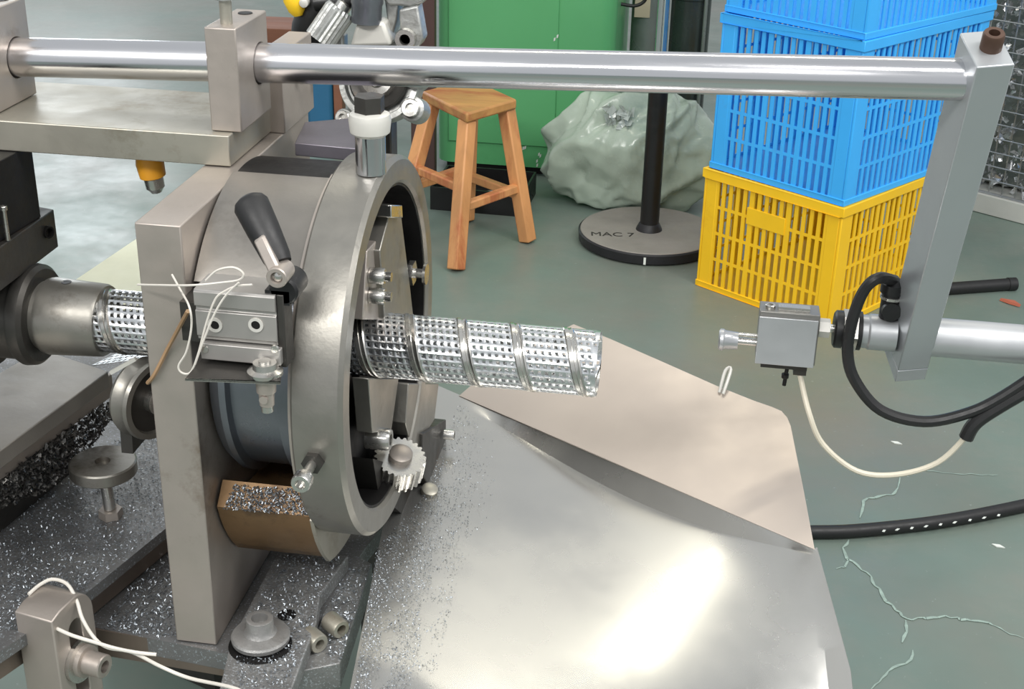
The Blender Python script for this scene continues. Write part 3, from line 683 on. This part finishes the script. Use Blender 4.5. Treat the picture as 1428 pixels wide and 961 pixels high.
# ------------------------------------------------------------------ motor unit behind the rod
MY = 1.46
mo = thing('motor_unit', at_y(520, 200, MY), 'cast aluminium motor unit with round flange and bolts, behind the polished rod', 'motor')
fc = at_y(530, 112, MY); fa = Vector((-.05, -.93, .36)).normalized()
ob('flange', MB().lathe(fc, fa, [(-.02, .03), (-.02, .046), (.0, .048), (.006, .046), (.006, .04), (.0, .038), (-.002, .0)], 48), 'cast_aluminium', mo)
ob('inner_ring', MB().lathe(fc, fa, [(-.0018, .03), (.007, .034), (.009, .032), (.003, .022), (.003, 0)], 40), 'dark_steel', mo)
ob('hub', MB().lathe(fc, fa, [(.003, .02), (.013, .018), (.014, .010), (.02, .009)], 24), 'bright_steel', mo)
for x, y, r in ((575, 152, .0105), (481, 165, .008), (577, 108, .009)):
    p = at_y(x, y, MY-.012); lg = ob('bolt_lug', MB().lathe(p, fa, [(-.025, r*1.4), (.003, r*1.35), (.004, r*1.2)], 20), 'cast_aluminium', mo)
    ob('lug_bolt', MB().bolt(p+fa*.004, fa, r, .007), 'bright_steel', lg)
ob('right_arm', MB().prism([at_y(x, y, MY-.01) for x, y in ((556, 14), (582, 8), (590, 55), (584, 66), (552, 66), (558, 40))], (0, .025, 0)), 'cast_aluminium', mo, bevel=.002)
p = at_y(566, 54, MY-.0105); ob('arm_boss', MB().lathe(p, -Y_, [(0, .012), (.006, .011), (.006, .006), (.0, .0055), (.0, 0)], 24), 'bright_steel', mo)
ob('second_arm', MB().prism([at_y(x, y, MY+.0) for x, y in ((535, -8), (556, -5), (553, 30), (543, 64), (530, 64), (540, 30))], (0, .03, 0)), 'cast_aluminium', mo, bevel=.002)
ob('top_bridge', MB().prism([at_y(x, y, MY-.005) for x, y in ((520, -20), (592, -20), (592, 4), (575, 10), (540, 8))], (0, .03, 0)), 'cast_aluminium', mo, bevel=.003)
p0, p1 = at_y(513, -30, MY-.015), at_y(511, 31, MY-.015)
ob('output_shaft', MB().lathe(p0, p1-p0, [(0, .0175), ((p1-p0).length*.55, .0175), ((p1-p0).length*.6, .0165), ((p1-p0).length, .0165)], 32), 'drum_steel', mo)
ob('white_block', MB().prism([at_y(x, y, MY-.02) for x, y in ((497, 32), (535, 30), (546, 64), (487, 66))], (0, .03, 0)), 'white_part', mo, bevel=.004)
p0, p1 = at_y(476, 12, MY-.01), at_y(446, 56, MY-.02)
mb = MB(); a, u, v = mb.frame(p1-p0); bm = mb.bm; NK = 22; rv = []; L_ = (p1-p0).length
for i in range(NK*2):
    r = .0175 if i % 2 else .0163; d = (u*math.cos(PI*i/NK)+v*math.sin(PI*i/NK))*r; rv.append([bm.verts.new(p0+d*.9), bm.verts.new(p0+a*.004+d), bm.verts.new(p0+a*L_+d)])
for i in range(NK*2):
    for j in range(2): A, B = rv[i], rv[(i+1) % (NK*2)]; bm.faces.new((A[j], B[j], B[j+1], A[j+1]))
bm.faces.new([r[0] for r in rv]); bm.faces.new([r[2] for r in rv])
kn = ob('knurled_sleeve', mb, 'cast_aluminium', mo, ang=.2)
ob('sleeve_cap', MB().lathe(p0, p0-p1, [(0, .009), (.006, .009), (.008, .006)], 20), 'bright_steel', kn)
ob('neck', MB().box(at_y(473, 64, MY), (.016, .02, .03)), 'cast_aluminium', mo, bevel=.003)
p0, p1 = at_y(455, -22, MY+.02), at_y(428, 58, MY+.02); ob('black_body', MB().lathe(p0, p1-p0, [(0, .02), (.01, .023), (.055, .022), ((p1-p0).length, .019)], 32), 'black_plastic', mo)
p0, p1 = at_y(440, 4, MY), at_y(505, -2, MY); ob('black_bridge', MB().cyl(p0, p1, .009), 'black_plastic', mo)
p0, p1 = at_y(407, -16, MY), at_y(416, 22, MY); yk = ob('yellow_knob', MB().lathe(p0, p1-p0, [(0, .010), (.012, .0125), (.024, .0095), ((p1-p0).length, .005)], 24), 'yellow_bright', mo)
ob('white_stud', MB().lathe(at_y(424, 4, MY-.008), -Y_, [(-.01, .005), (.002, .005), (.003, .003)], 16), 'white_part', mo)
ob('mount_stem', MB().box(at_y(520, 178, MY+.012), (.05, .03, .075)), 'dark_steel', mo, bevel=.002)
stm = at_y(520, 178, MY+.012)
ob('mount_column', MB().box((stm.x-.004, stm.y+.006, (stm.z-.038)/2), (.046, .05, stm.z-.038)), 'dark_steel', mo, bevel=.002)
# flat mounting bar under the motor unit
z_b = .968
tag(ob('mounting_bar', MB().prism([at_z(411, 199, z_b), at_z(497, 207, z_b), at_z(540, 160, z_b), at_z(425, 170, z_b)], (0, 0, -.013)), mat('bar_steel', '#7c7880', .4, .7, .1, 12), bevel=.001), 'flat dark steel mounting bar below the motor unit and behind the drum cover', 'bar')
tag(ob('rear_frame', MB().box((-.40, 1.39, .686), (.06, .06, .30)), 'black_steel', bevel=.002), 'black machine frame behind the drum cover', 'frame')

# ------------------------------------------------------------------ sheet metal chute
ch = thing('sheet_chute', at_z(800, 800, .5), 'wide bent sheet metal chute under the perforated tube', 'chute')
L0, C2 = at_z(640, 552, .572), at_z(1136, 766, .572)
C1 = at_z(1097, 582, .625)
nrm = (C2-L0).cross(C1-L0).normalized()
def on_flap(x, y): r = ray(x, y); return CAM + r*((L0-CAM).dot(nrm)/r.dot(nrm))
fp = [(640, 552), (700, 500), (800, 452), (850, 472), (930, 507), (1000, 538), (1050, 558), (1076, 567), (1090, 573), (1098, 582), (1103, 594), (1122, 690), (1136, 766)]
fp = [on_flap(*q) for q in fp]
mb = MB(); mb.prism(fp, -nrm*.0016 if nrm.z > 0 else nrm*.0016)
ob('upper_flap', mb, 'flap_steel', ch, bevel=.0004)
# trough: grid from the fold to the near edge, with a lens shaped lip dropping from the fold
dn = Vector((0, .004, -.0012)); fdir = (C2-L0)
TL, TRr = L0-fdir*.16+dn, C2+dn*.5
BL, BR = at_z(478, 1010, .545), at_z(1160, 1010, .475)
NX, NYv = 64, 46; mb = MB(); bm = mb.bm; grid = []
def trough(s, t):
    a = TL.lerp(TRr, s); b = BL.lerp(BR, s); p = a.lerp(b, t)
    k = max(0, math.sin(PI*min(1, max(0, (s-.14)/.86))**1.25)); q = min(1, t/.035)
    p.z -= .030*k*q*max(0, 1-t*.8)
    p.z += .003*math.sin(PI*t)*math.sin(PI*s*.9)
    return p
TS = [0, .012, .024, .035]+[.035+.965*(j/(NYv-3))**1.2 for j in range(1, NYv-2)]
for i in range(NX+1):
    row = []
    for j in range(NYv+1): row.append(bm.verts.new(trough(i/NX, TS[j])))
    grid.append(row)
for i in range(NX):
    for j in range(NYv): bm.faces.new((grid[i][j], grid[i+1][j], grid[i+1][j+1], grid[i][j+1]))
# right flange strip
fr = []
for j in range(NYv+1):
    t = TS[j]; p = trough(1, t); wdt = .003+.021*min(1, t*1.3)
    fr.append(bm.verts.new(p + Vector((.86, .1, .55))*wdt))
for j in range(NYv): bm.faces.new((grid[NX][j], fr[j], fr[j+1], grid[NX][j+1]))
ob('trough', mb, 'tray_steel', ch, ang=.35, solid=.0012)
ob('chute_stand', MB().box(at_z(800, 820, .24)+Vector((0, .02, 0)), (.22, .16, .48), ROT22), 'dark_steel', ch)
def fall(x, y): return max(0, min(1, (690-x-max(0, y-700)*.25)/150))
def ztr(x, y):
    # intersect the ray with the trough by marching
    r = ray(x, y); best = None
    z = .56
    for _ in range(4):
        P = CAM+r*((z-CAMH)/r.z)
        # nearest (s,t) by bilinear search
        bs = min(((trough(a/12, b/12)-P).xy.length_squared, a/12, b/12) for a in range(0, 8) for b in range(13))
        z = trough(bs[1], bs[2]).z
    return z+.001
_cache = {}
def ztr_c(x, y):
    k = (int(x/14), int(y/14))
    if k not in _cache: _cache[k] = ztr(k[0]*14+7, k[1]*14+7)
    return _cache[k]
scatter([(525, 765), (585, 700), (640, 560), (700, 610), (690, 700), (640, 800), (600, 975), (492, 975)], 7500, ztr_c, .0008, 'chip', 'metal_chips', 'fine metal chips dusting the left side of the sheet chute', fall=fall, seed=6)
def zsh(x, y): return at_x(x, y, -.39)
sA = D2R(224); rA = .152
scatter([(312, 712), (326, 677), (453, 687), (446, 722)], 2600, lambda x, y: (lambda r: CAM + r*(((Vector((0, TC.y, TC.z))-CAM).dot(Vector((0, -math.sin(sA), math.cos(sA)))))/r.dot(Vector((0, -math.sin(sA), math.cos(sA))))))(ray(x, y))+Vector((0, -.0005, .0008)), .0011, 'chip', 'metal_chips', 'metal chips heaped on the top edge of the brown lower drum shell', seed=7)
scatter([(392, 776), (478, 780), (444, 830), (436, 870), (400, 958), (330, 958), (330, 900)], 1500, .5532, .0013, 'chip', 'metal_chips', 'metal chips on the clamp plate round the big washer', seed=8)
scatter([(486, 790), (514, 795), (476, 920), (455, 915), (462, 840)], 500, .5348, .0013, 'chip', 'metal_chips', 'metal chips on the side bar with two socket screws', seed=9)
# bent wire hook at the back edge of the flap
tag(ob('bent_hook', MB().tube([on_flap(1003, 549)+Z_*.001, on_flap(1010, 530)+Z_*.012, on_flap(1018, 528)+Z_*.012, on_flap(1008, 552)+Z_*.002], .002, 6, 4), 'white_part'), 'small bent metal hook on the back edge of the chute flap', 'hook')

# ------------------------------------------------------------------ crates
def crate(name, m, L_, W_, Hh, rows, label_panel, nL, nW):
    """local: corner nearest the viewer at origin, long side +x, short side +y"""
    t = bpy.data.objects.new(name, None); COL.objects.link(t)
    bt_ = .0042; rim = .024; foot = .016; post = .040
    def wall(nm, O, D, Nn, Ln, n, panel):
        # O origin, D direction along wall, Nn inward normal
        Rm = Matrix((D, Nn, Z_)).transposed()
        def bx(mb, a, z, la, lz, th=bt_, off=0): mb.box(O+D*a+Z_*z+Nn*(th/2+off), (la, th, lz), Rm)
        sl_ = MB(); fr_ = MB(); span = Ln-2*post; rh = (Hh-rim-foot)/rows
        pw0, pw1 = (Ln*.34, Ln*.62) if panel else (9, 9)
        for i in range(n+1):
            a = post+span*i/n
            wide = (i % 5 == 0)
            bx(sl_, a, (Hh-rim+foot)/2, 0.014 if wide else .0105, Hh-rim-foot, bt_*.9, .0006)
        for r in range(1, rows): bx(sl_, Ln/2, foot+rh*r, span, .0075, bt_*.7, .0009)
        if panel:
            bx(fr_, (pw0+pw1)/2, Hh-rim-rh*.95, pw1-pw0, rh*.62, bt_+.003, -.002)
        s1 = ob(nm, sl_, m, t, local=True); s1['kind'] = 'stuff'
        if panel: ob('name_panel', fr_, m, t, local=True, bevel=.001)
    O = Vector((0, 0, 0))
    wall('slatted_side', Vector((0, 0, 0)), X_, Y_, L_, nL, False); wall('slatted_side', Vector((L_, W_, 0)), -X_, -Y_, L_, nL, False)
    wall('slatted_end', Vector((0, W_, 0)), -Y_, X_, W_, nW, label_panel); wall('slatted_end', Vector((L_, 0, 0)), Y_, -X_, W_, nW, False)
    for cx, cy, sx, sy in ((0, 0, 1, 1), (L_, 0, -1, 1), (0, W_, 1, -1), (L_, W_, -1, -1)):
        mb = MB(); mb.box((cx+sx*post/2, cy+sy*.0035, Hh/2), (post, .007, Hh-.004)); mb.box((cx+sx*.0035, cy+sy*(post/2+.0036), Hh/2), (.007, post-.007, Hh-.004)); ob('corner_post', mb, m, t, local=True, bevel=.002)
    rm = MB(); o = .005
    for z0, hh, oo in ((Hh-rim/2, rim, o), (foot/2, foot, .002)):
        for a, b, lx, ly in ((L_/2, -oo/2+.002, L_+2*oo, oo+.004), (L_/2, W_+oo/2-.002, L_+2*oo, oo+.004), (-oo/2+.002, W_/2, oo+.004, W_-.008), (L_+oo/2-.002, W_/2, oo+.004, W_-.008)):
            rm.box((a, b, z0), (lx, ly, hh))
    ob('rim', rm, m, t, local=True, bevel=.0015)
    ob('bottom', MB().box((L_/2, W_/2, .006), (L_-.012, W_-.012, .006)), m, t, local=True)
    return t
F0 = at_z(1154, 464, 0); ang = math.radians(53.5)
cY = crate('yellow_crate', 'yellow_plastic', .56, .405, .318, 4, True, 20, 15)
cY.location = F0; cY.rotation_euler = (0, 0, ang)
tag(cY, 'yellow slatted plastic crate on the floor, bottom of the stack', 'crate', 'plastic crates in the stack')
cB = crate('blue_crate', 'blue_plastic', .56, .395, .385, 5, False, 20, 15)
dx = Matrix.Rotation(ang, 3, 'Z')
cB.location = F0 + Z_*.3185 + dx @ Vector((.004, .004, 0)); cB.rotation_euler = (0, 0, ang-.012)
tag(cB, 'tall blue slatted plastic crate standing on the yellow crate', 'crate', 'plastic crates in the stack')
def copy_tree(o, parent=None):
    c = o.copy(); COL.objects.link(c)
    if parent: c.parent = parent
    for k in o.children: copy_tree(k, c)
    return c
cT = copy_tree(cB); cT.location = cB.location + Z_*.3856 + dx @ Vector((.006, .004, 0)); cT.rotation_euler = (0, 0, ang-.03)
tag(cT, 'topmost blue slatted crate, its upper half cut off by the frame', 'crate', 'plastic crates in the stack')

# ------------------------------------------------------------------ stool
sA_ = at_z(651, 158, .40); sB = at_z(721, 138, .40); sCd = at_z(588, 127, .40)
e1 = (sB-sA_); e1.z = 0; e2 = Vector((-e1.y, e1.x, 0)).normalized()*.30
stl = thing('wooden_stool', at_z(660, 330, 0), 'wooden stool with splayed legs in front of the green cabinet', 'stool')
e2 = sCd-sA_; e2.z = 0; C4 = [sA_, sB, sB+e2, sA_+e2]
ob('seat', MB().prism([p-Z_*.0 for p in C4], (0, 0, -.028)), 'seat_wood', stl, bevel=.006)
cen = sum(C4, Vector())/4
feet = [at_z(636, 378, 0), at_z(736, 338, 0)]; ex = feet[1]-feet[0]; ey = at_z(650, 309, 0)-feet[1]
feet += [feet[1]+ey, feet[0]+ey]
tops = [p.lerp(cen, .22)-Z_*.0285 for p in C4]
def leg(a, b, wdt, name='leg'):
    d = (b-a).normalized(); u = d.cross(e1).normalized(); v = d.cross(u); mb = MB()
    mb.prism([b+u*wdt+v*wdt, b+u*wdt-v*wdt, b-u*wdt-v*wdt, b-u*wdt+v*wdt], a-b); return ob(name, mb, 'stool_wood', stl, bevel=.004)
for a, b in zip(tops, feet): leg(b+Z_*.004, a, .0185)
def lp_(i, t): return feet[i].lerp(tops[i], t)
leg(lp_(0, .42), lp_(1, .42), .012, 'stretcher'); leg(lp_(1, .36), lp_(2, .36), .012, 'stretcher'); leg(lp_(3, .42), lp_(2, .42), .012, 'stretcher'); leg(lp_(0, .55), lp_(3, .55), .012, 'stretcher')

# ------------------------------------------------------------------ green cabinet, brown board, tray
g0 = at_y(608, 150, 4.13).x; g1 = at_y(859, 40, 4.13).x
gcb = thing('green_cabinet', ((g0+g1)/2, 4.3, 0), 'large green painted cabinet with rounded corners behind the stool', 'cabinet')
mb = MB(); rad = .05; pts = []
for cx, cy_, a0 in ((g1-rad, 4.13+rad, -90), (g1-rad, 4.7-rad, 0), (g0+rad, 4.7-rad, 90), (g0+rad, 4.13+rad, 180)):
    for k in range(7): a = math.radians(a0+15*k); pts.append((cx+rad*math.cos(a), cy_+rad*math.sin(a), .03))
mb.prism(pts, (0, 0, 1.5)); ob('cabinet_body', mb, 'green_paint', gcb)
xs2 = at_y(778, 80, 4.13).x
ob('door_panel', MB().box(((g0+xs2)/2+.02, 4.129, .8), ((xs2-g0)-.04, .008, 1.4)), 'green_paint', gcb, bevel=.003)
ob('plinth', MB().prism([(x*1.0, y, .0) for x, y, z in [(g0+.03, 4.16, 0), (g1-.03, 4.16, 0), (g1-.03, 4.65, 0), (g0+.03, 4.65, 0)]], (0, 0, .0299)), 'black_steel', gcb)
chip_mb = MB()
for x, y in ((731, 203), (751, 215), (748, 226), (775, 208), (777, 222), (776, 52), (770, 240), (704, 190)):
    p = at_y(x, y, 4.1235); 
    for k in range(2): q = p+Vector((rnd.uniform(-.006, .006), 0, rnd.uniform(-.014, .014))); chip_mb.poly([q+Vector((-.003, 0, -.006)), q+Vector((.002, 0, -.003)), q+Vector((.003, 0, .007)), q+Vector((-.002, 0, .004))])
pc_ = ob('paint_chips', chip_mb, 'paint_white', gcb); pc_['kind'] = 'stuff'
tag(ob('brown_board', MB().box(((at_y(572, 150, 4.0).x+at_y(606, 150, 4.0).x)/2, 4.02, .55), (.075, .03, 1.1)), 'brown_wood', bevel=.002), 'tall dark brown board standing left of the green cabinet', 'board')
# black tray on the floor
bxA, bxB, bxC = at_z(600, 292, 0), at_z(729, 303, 0), at_z(760, 270, 0)
tr = thing('black_tray', at_z(680, 290, 0), 'low black plastic tray on the floor under the stool', 'tray')
A, B = bxA, bxB; d1 = (B-A).normalized(); d2 = Z_.cross(d1); Lx = (B-A).length; Ly = .22; hh = .07
mb = MB(); th = .006; Rm = Matrix((d1, d2, Z_)).transposed()
for o, sz_ in (((Lx/2, th/2, hh/2), (Lx, th, hh)), ((Lx/2, Ly-th/2, hh/2), (Lx, th, hh)), ((th/2, Ly/2, hh/2), (th, Ly-2*th, hh)), ((Lx-th/2, Ly/2, hh/2), (th, Ly-2*th, hh)), ((Lx/2, Ly/2, .004), (Lx-2*th, Ly-2*th, .006))): mb.box(A+Rm @ Vector(o), sz_, Rm)
ob('tray_body', mb, 'black_plastic', tr, bevel=.001)
for k, (a, b) in enumerate(((.3, .1), (.22, .14), (.17, .08), (.36, .15))):
    p = A+d1*a*Lx/.35*.9+d2*b; tag(ob('metal_offcut', MB().cyl(p+Z_*(.015)+d1*-.02, p+Z_*.02+d1*.02+d2*.01, .008, seg=10), ('red_wood', 'worn_steel', 'dark_steel', 'black_steel')[k]), ('reddish', 'grey', 'dark grey', 'black')[k]+' short metal offcut lying in the low black tray', 'offcut')

# ------------------------------------------------------------------ round stand with pole
bc_ = at_z(905, 320, .035); bc_.z = 0
fs = thing('pole_stand', bc_, 'round iron pole stand with black pole left of the crates', 'stand')
ob('base_rim', MB().lathe(bc_, Z_, [(0.0005, .186), (.006, .196), (.030, .198), (.0335, .194), (.0335, 0)], 80), 'iron_rim', fs)
bs_ = ob('base_plate', MB().lathe(bc_+Z_*.0336, Z_, [(0, .1925), (.002, .191), (.002, 0)], 80), 'iron_base', fs)
ob('foot_collar', MB().lathe(bc_+Z_*.0357, Z_, [(0, .037), (.006, .035), (.018, .029), (.020, .027)], 32), 'iron_rim', fs)
ob('black_pole', MB().cyl(bc_+Z_*.0558, bc_+Z_*.47, .0265, seg=28), 'black_plastic', fs)
ob('chrome_pole', MB().cyl(bc_+Z_*.4702, bc_+Z_*1.35, .0165, seg=28), 'chrome', fs)
tcu = bpy.data.curves.new('base_mark', 'FONT'); tcu.body = 'MAC 7'; tcu.size = .042; tcu.extrude = .0003; tcu.align_x = 'CENTER'; tcu.align_y = 'CENTER'
dg = bpy.context.evaluated_depsgraph_get(); tmp = bpy.data.objects.new('t', tcu); COL.objects.link(tmp); dg.update()
tme = bpy.data.meshes.new_from_object(tmp.evaluated_get(dg)); bpy.data.objects.remove(tmp)
tx = bpy.data.objects.new('cast_lettering', tme); COL.objects.link(tx); tme.materials.clear(); tme.materials.append(MT['ink'])
tx.location = at_z(854, 327, .0362); tx.rotation_euler = (0, 0, math.radians(8)); place(tx, fs)
wm = at_y(908, 362, bc_.y-.197); wm.y = bc_.y-.1975
ob('white_mark', MB().box(bc_+Vector((.003, -.1975, .016)), (.006, .0025, .02)), 'paint_white', fs)

# ------------------------------------------------------------------ sack
cS = Vector((at_y(882, 220, 3.94).x, 3.94, 0)); mb = MB(); bm = mb.bm
NU, NV = 150, 90; rows = []
def facet(q): d = noise.voronoi(q)[0]; return min(1, d[1]-d[0])
def fold(p):
    wp = p + Vector((noise.noise(p*6), noise.noise(p*6+Vector((9, 1, 4))), noise.noise(p*6+Vector((2, 8, 3)))))*.03
    al = wp.x*.6+wp.z*.8; ac = wp.z*.6-wp.x*.8      # creases run upwards, leaning right
    a = Vector((al*4.2, wp.y*6, ac*10)); b = Vector((al*9+4, wp.y*13, ac*19))
    return (.4-facet(a))*.070 + (.4-facet(b))*.028 + noise.noise(p*6)*.022
for j in range(NV+1):
    v = j/NV; row = []
    for i in range(NU):
        th = 2*PI*i/NU; ph = PI*v
        sp_ = math.sin(ph)**.62; x = .242*sp_*math.cos(th); y = .125*sp_*math.sin(th); z = .162*(1+math.copysign(abs(math.cos(ph))**.75, math.cos(ph)))
        tw = 1 - .22*max(0, z-.2)/.1 - .10*max(0, .08-z)/.08; x *= tw; y *= tw
        z *= 1+.12*(-x/.23)*.3
        n3 = Vector((x, y, z-.15)).normalized(); p = Vector((x, y, z)); p += n3*fold(p)
        p.z = max(.0015, p.z); row.append(bm.verts.new(cS+p))
    rows.append(row)
for j in range(NV):
    for i in range(NU): bm.faces.new((rows[j][i], rows[j][(i+1) % NU], rows[j+1][(i+1) % NU], rows[j+1][i]))
sk = thing('plastic_sack', cS, 'crumpled pale green plastic sack on the floor behind the round stand', 'sack')
sbm = ob('sack_body', mb, 'sack', sk, ang=1.2)
mb = MB(); q0 = at_y(862, 165, cS.y-.115)
for k in range(26):
    p = q0+Vector((rnd.uniform(-.035, .04), rnd.uniform(-.006, .012), rnd.uniform(-.03, .03))); e = Euler((rnd.uniform(0, 3), rnd.uniform(0, 3), rnd.uniform(0, 3))).to_matrix(); mb.poly([p+e @ Vector(c) for c in ((-.016, -.01, 0), (.014, -.008, .004), (.012, .012, 0), (-.012, .009, .003))])
ob('film_patch', mb, 'clear_film', sk)

# gas cylinders at the back
for (xp, Yv, r, m, lab) in ((902, 4.42, .056, 'cylinder_grey', 'grey wrapped cylinder with beige tags behind the chrome pole'), (960, 4.36, .064, 'cylinder_dark', 'dark glossy cylinder standing left of the blue crates')):
    Yv += .12; cx = at_y(xp, 60, Yv).x
    t = thing('steel_cylinder', (cx, Yv, 0), lab, 'cylinder')
    ob('cylinder_body', MB().lathe((cx, Yv, 0), Z_, [(.0005, r-.008), (.01, r), (.52, r), (.523, r+.003), (.532, r+.003), (.535, r), (1.1, r), (1.18, r*.6), (1.2, r*.4)], 32), m, t)
    if m == 'cylinder_grey':
        ob('beige_tag', MB().box((cx-.018, Yv-r-.002, .50), (.05, .003, .10)), 'tag_beige', t); ob('white_tag', MB().box((cx+.016, Yv-r-.0015, .60), (.03, .003, .014)), 'paint_white', t)
    else: ob('light_strip', MB().cyl((cx+.048, Yv-r+.005, .002), (cx+.048, Yv-r+.005, 1.0), .006), 'cylinder_grey', t)
yc_ = 4.28
tag(ob('black_cable', MB().tube([at_y(843, -14, yc_), at_y(851, 2, yc_), at_y(868, 6, yc_), at_y(886, 8, yc_), at_y(899, 1, yc_), at_y(903, -14, yc_)], .0055, 8), 'black_rubber'), 'black cable loop hanging at the top edge beside the green cabinet', 'cable')

# blue bin, brown plank far left
bx0, bx1 = at_y(428, 150, 4.3).x, at_y(463, 150, 4.3).x
tag(ob('blue_bin', MB().box(((bx0+bx1)/2, 4.38, .25), (bx1-bx0, .16, .5)), 'blue_paint', bevel=.01), 'dark blue bin seen below the rod left of the motor unit', 'bin')
tag(ob('brown_post', MB().box((bx1+.018, 4.33, .25), (.03, .04, .5)), 'red_wood', bevel=.002), 'narrow brown post beside the dark blue bin', 'post')
p0 = at_z(330, 62, 0); p1 = at_z(425, 66, 0)
tag(ob('wood_plank', MB().prism([p0, p1, p1+Y_*.25, p0+Y_*.25], (0, 0, .075)), 'red_wood', bevel=.003), 'red brown wooden plank on the floor far behind the rod clamp', 'plank')

# ------------------------------------------------------------------ wire mesh basket with scrap at the right
k0, k1 = at_z(1352, 292, .0), at_z(1428, 312, .0); kd = (k1-k0).normalized(); kn_ = Z_.cross(kd)
if kn_.y < 0: kn_ = -kn_
bk_ = thing('mesh_basket', k0, 'wire mesh basket of shiny scrap behind the grey arm at the right edge', 'basket')
O = k0-kd*.08; Lk = .62; Hk = .95; zb = .06
ob('pallet', MB().box(O+kd*Lk/2+kn_*.2+Z_*.03, (Lk, .42, .058), Matrix((kd, kn_, Z_)).transposed()), 'pallet_white', bk_, bevel=.002)
mb = MB()
for i in range(16): p = O+kd*(Lk*i/15)+kn_*.012; mb.cyl(p+Z_*zb, p+Z_*Hk, .0022, seg=6)
for i in range(22): z = zb+(Hk-zb)*i/21; mb.cyl(O+Z_*z+kn_*.0085, O+kd*Lk+Z_*z+kn_*.0085, .0022, seg=6)
w_ = ob('wire_mesh', mb, 'mesh_wire', bk_); w_['kind'] = 'stuff'
for zf in (.0615, .36, .66, Hk): ob('mesh_rail', MB().cyl(O+Z_*zf+kn_*.006, O+kd*Lk+Z_*zf+kn_*.006, .0052, seg=8), 'mesh_wire', bk_)
mb = MB(); R = random.Random(12)
for k in range(1700):
    p = O+kd*R.uniform(.01, Lk-.01)+kn_*(.02+.05*R.random()**1.5)+Z_*R.uniform(zb+.012, Hk-.02); s = R.uniform(.008, .02); e = Euler((R.uniform(0, 6), R.uniform(0, 6), R.uniform(0, 6))).to_matrix()
    mb.poly([p+e @ Vector(c)*.8 for c in ((-s, -s*.6, 0), (s, -s*.5, s*.2), (s*.9, s*.6, 0), (-s*.8, s*.5, s*.1))])
sp_o = tag(ob('metal_scrap', mb, 'scrap'), 'jumbled shiny metal scrap filling the wire mesh basket', 'metal scrap', kind='stuff')
ob('basket_liner', MB().box(O+kd*Lk/2+kn_*.24+Z_*.5, (Lk-.02, .3, .86), Matrix((kd, kn_, Z_)).transposed()), 'cylinder_grey', bk_)

# ------------------------------------------------------------------ things on the floor at the right
tag(ob('black_pipe', MB().cyl(at_z(1300, 404, .0165), at_z(1412, 396, .0165), .016).cyl(at_z(1405, 396.5, .0165), at_z(1416, 396, .0165), .0175), 'black_rubber'), 'straight black pipe lying on the floor behind the grey arm', 'pipe')
hz = .0128
hp_ = [(1080, 743), (1130, 742), (1180, 741), (1240, 736), (1300, 729), (1360, 719), (1428, 705), (1500, 688)]
hs = thing('floor_hose', at_z(1200, 741, 0), 'black hose with white print lying on the green floor beside the chute', 'hose')
ob('hose_body', MB().tube([at_z(x, y, hz) for x, y in hp_], .0122, 12, 8), 'black_rubber', hs)
mb = MB()
for k, x in enumerate((1233, 1252, 1272, 1292, 1312, 1332, 1353, 1373, 1393)):
    y = 741-(x-1180)*.06-((x-1180)/250)**2*18; p = at_z(x, y+3, .0225); v_ = Vector((.004+.002*(k % 2), .010, -.0015)); h_ = Vector((.0022, 0, 0)); mb.poly([p-v_*.6-h_, p-v_*.6+h_, p+v_*.3+h_, p+v_*.3-h_])
ob('white_print', mb, 'paint_white', hs, solid=.0008)
p = at_z(1406, 424, 0)
tag(ob('orange_scrap', MB().prism([p+Vector((-.02, .015, .002)), p+Vector((.0, -.004, .002)), p+Vector((.024, -.02, .002)), p+Vector((.012, .006, .002))], (.003, 0, .007)), 'scrap_red'), 'tiny reddish scrap on the floor at the right edge', 'scrap')
for (x, y) in ((1250, 618), (1392, 762)):
    p = at_z(x, y, .0004); tag(ob('white_fleck', MB().prism([p+Vector((-.011, .004, 0)), p+Vector((-.004, -.004, 0)), p+Vector((.011, -.005, 0)), p+Vector((.003, .004, 0))], (0, 0, .002)), 'paint_white'), 'pale fleck of debris on the green floor '+('below the hose loop' if x < 1300 else 'below the black floor hose'), 'debris')
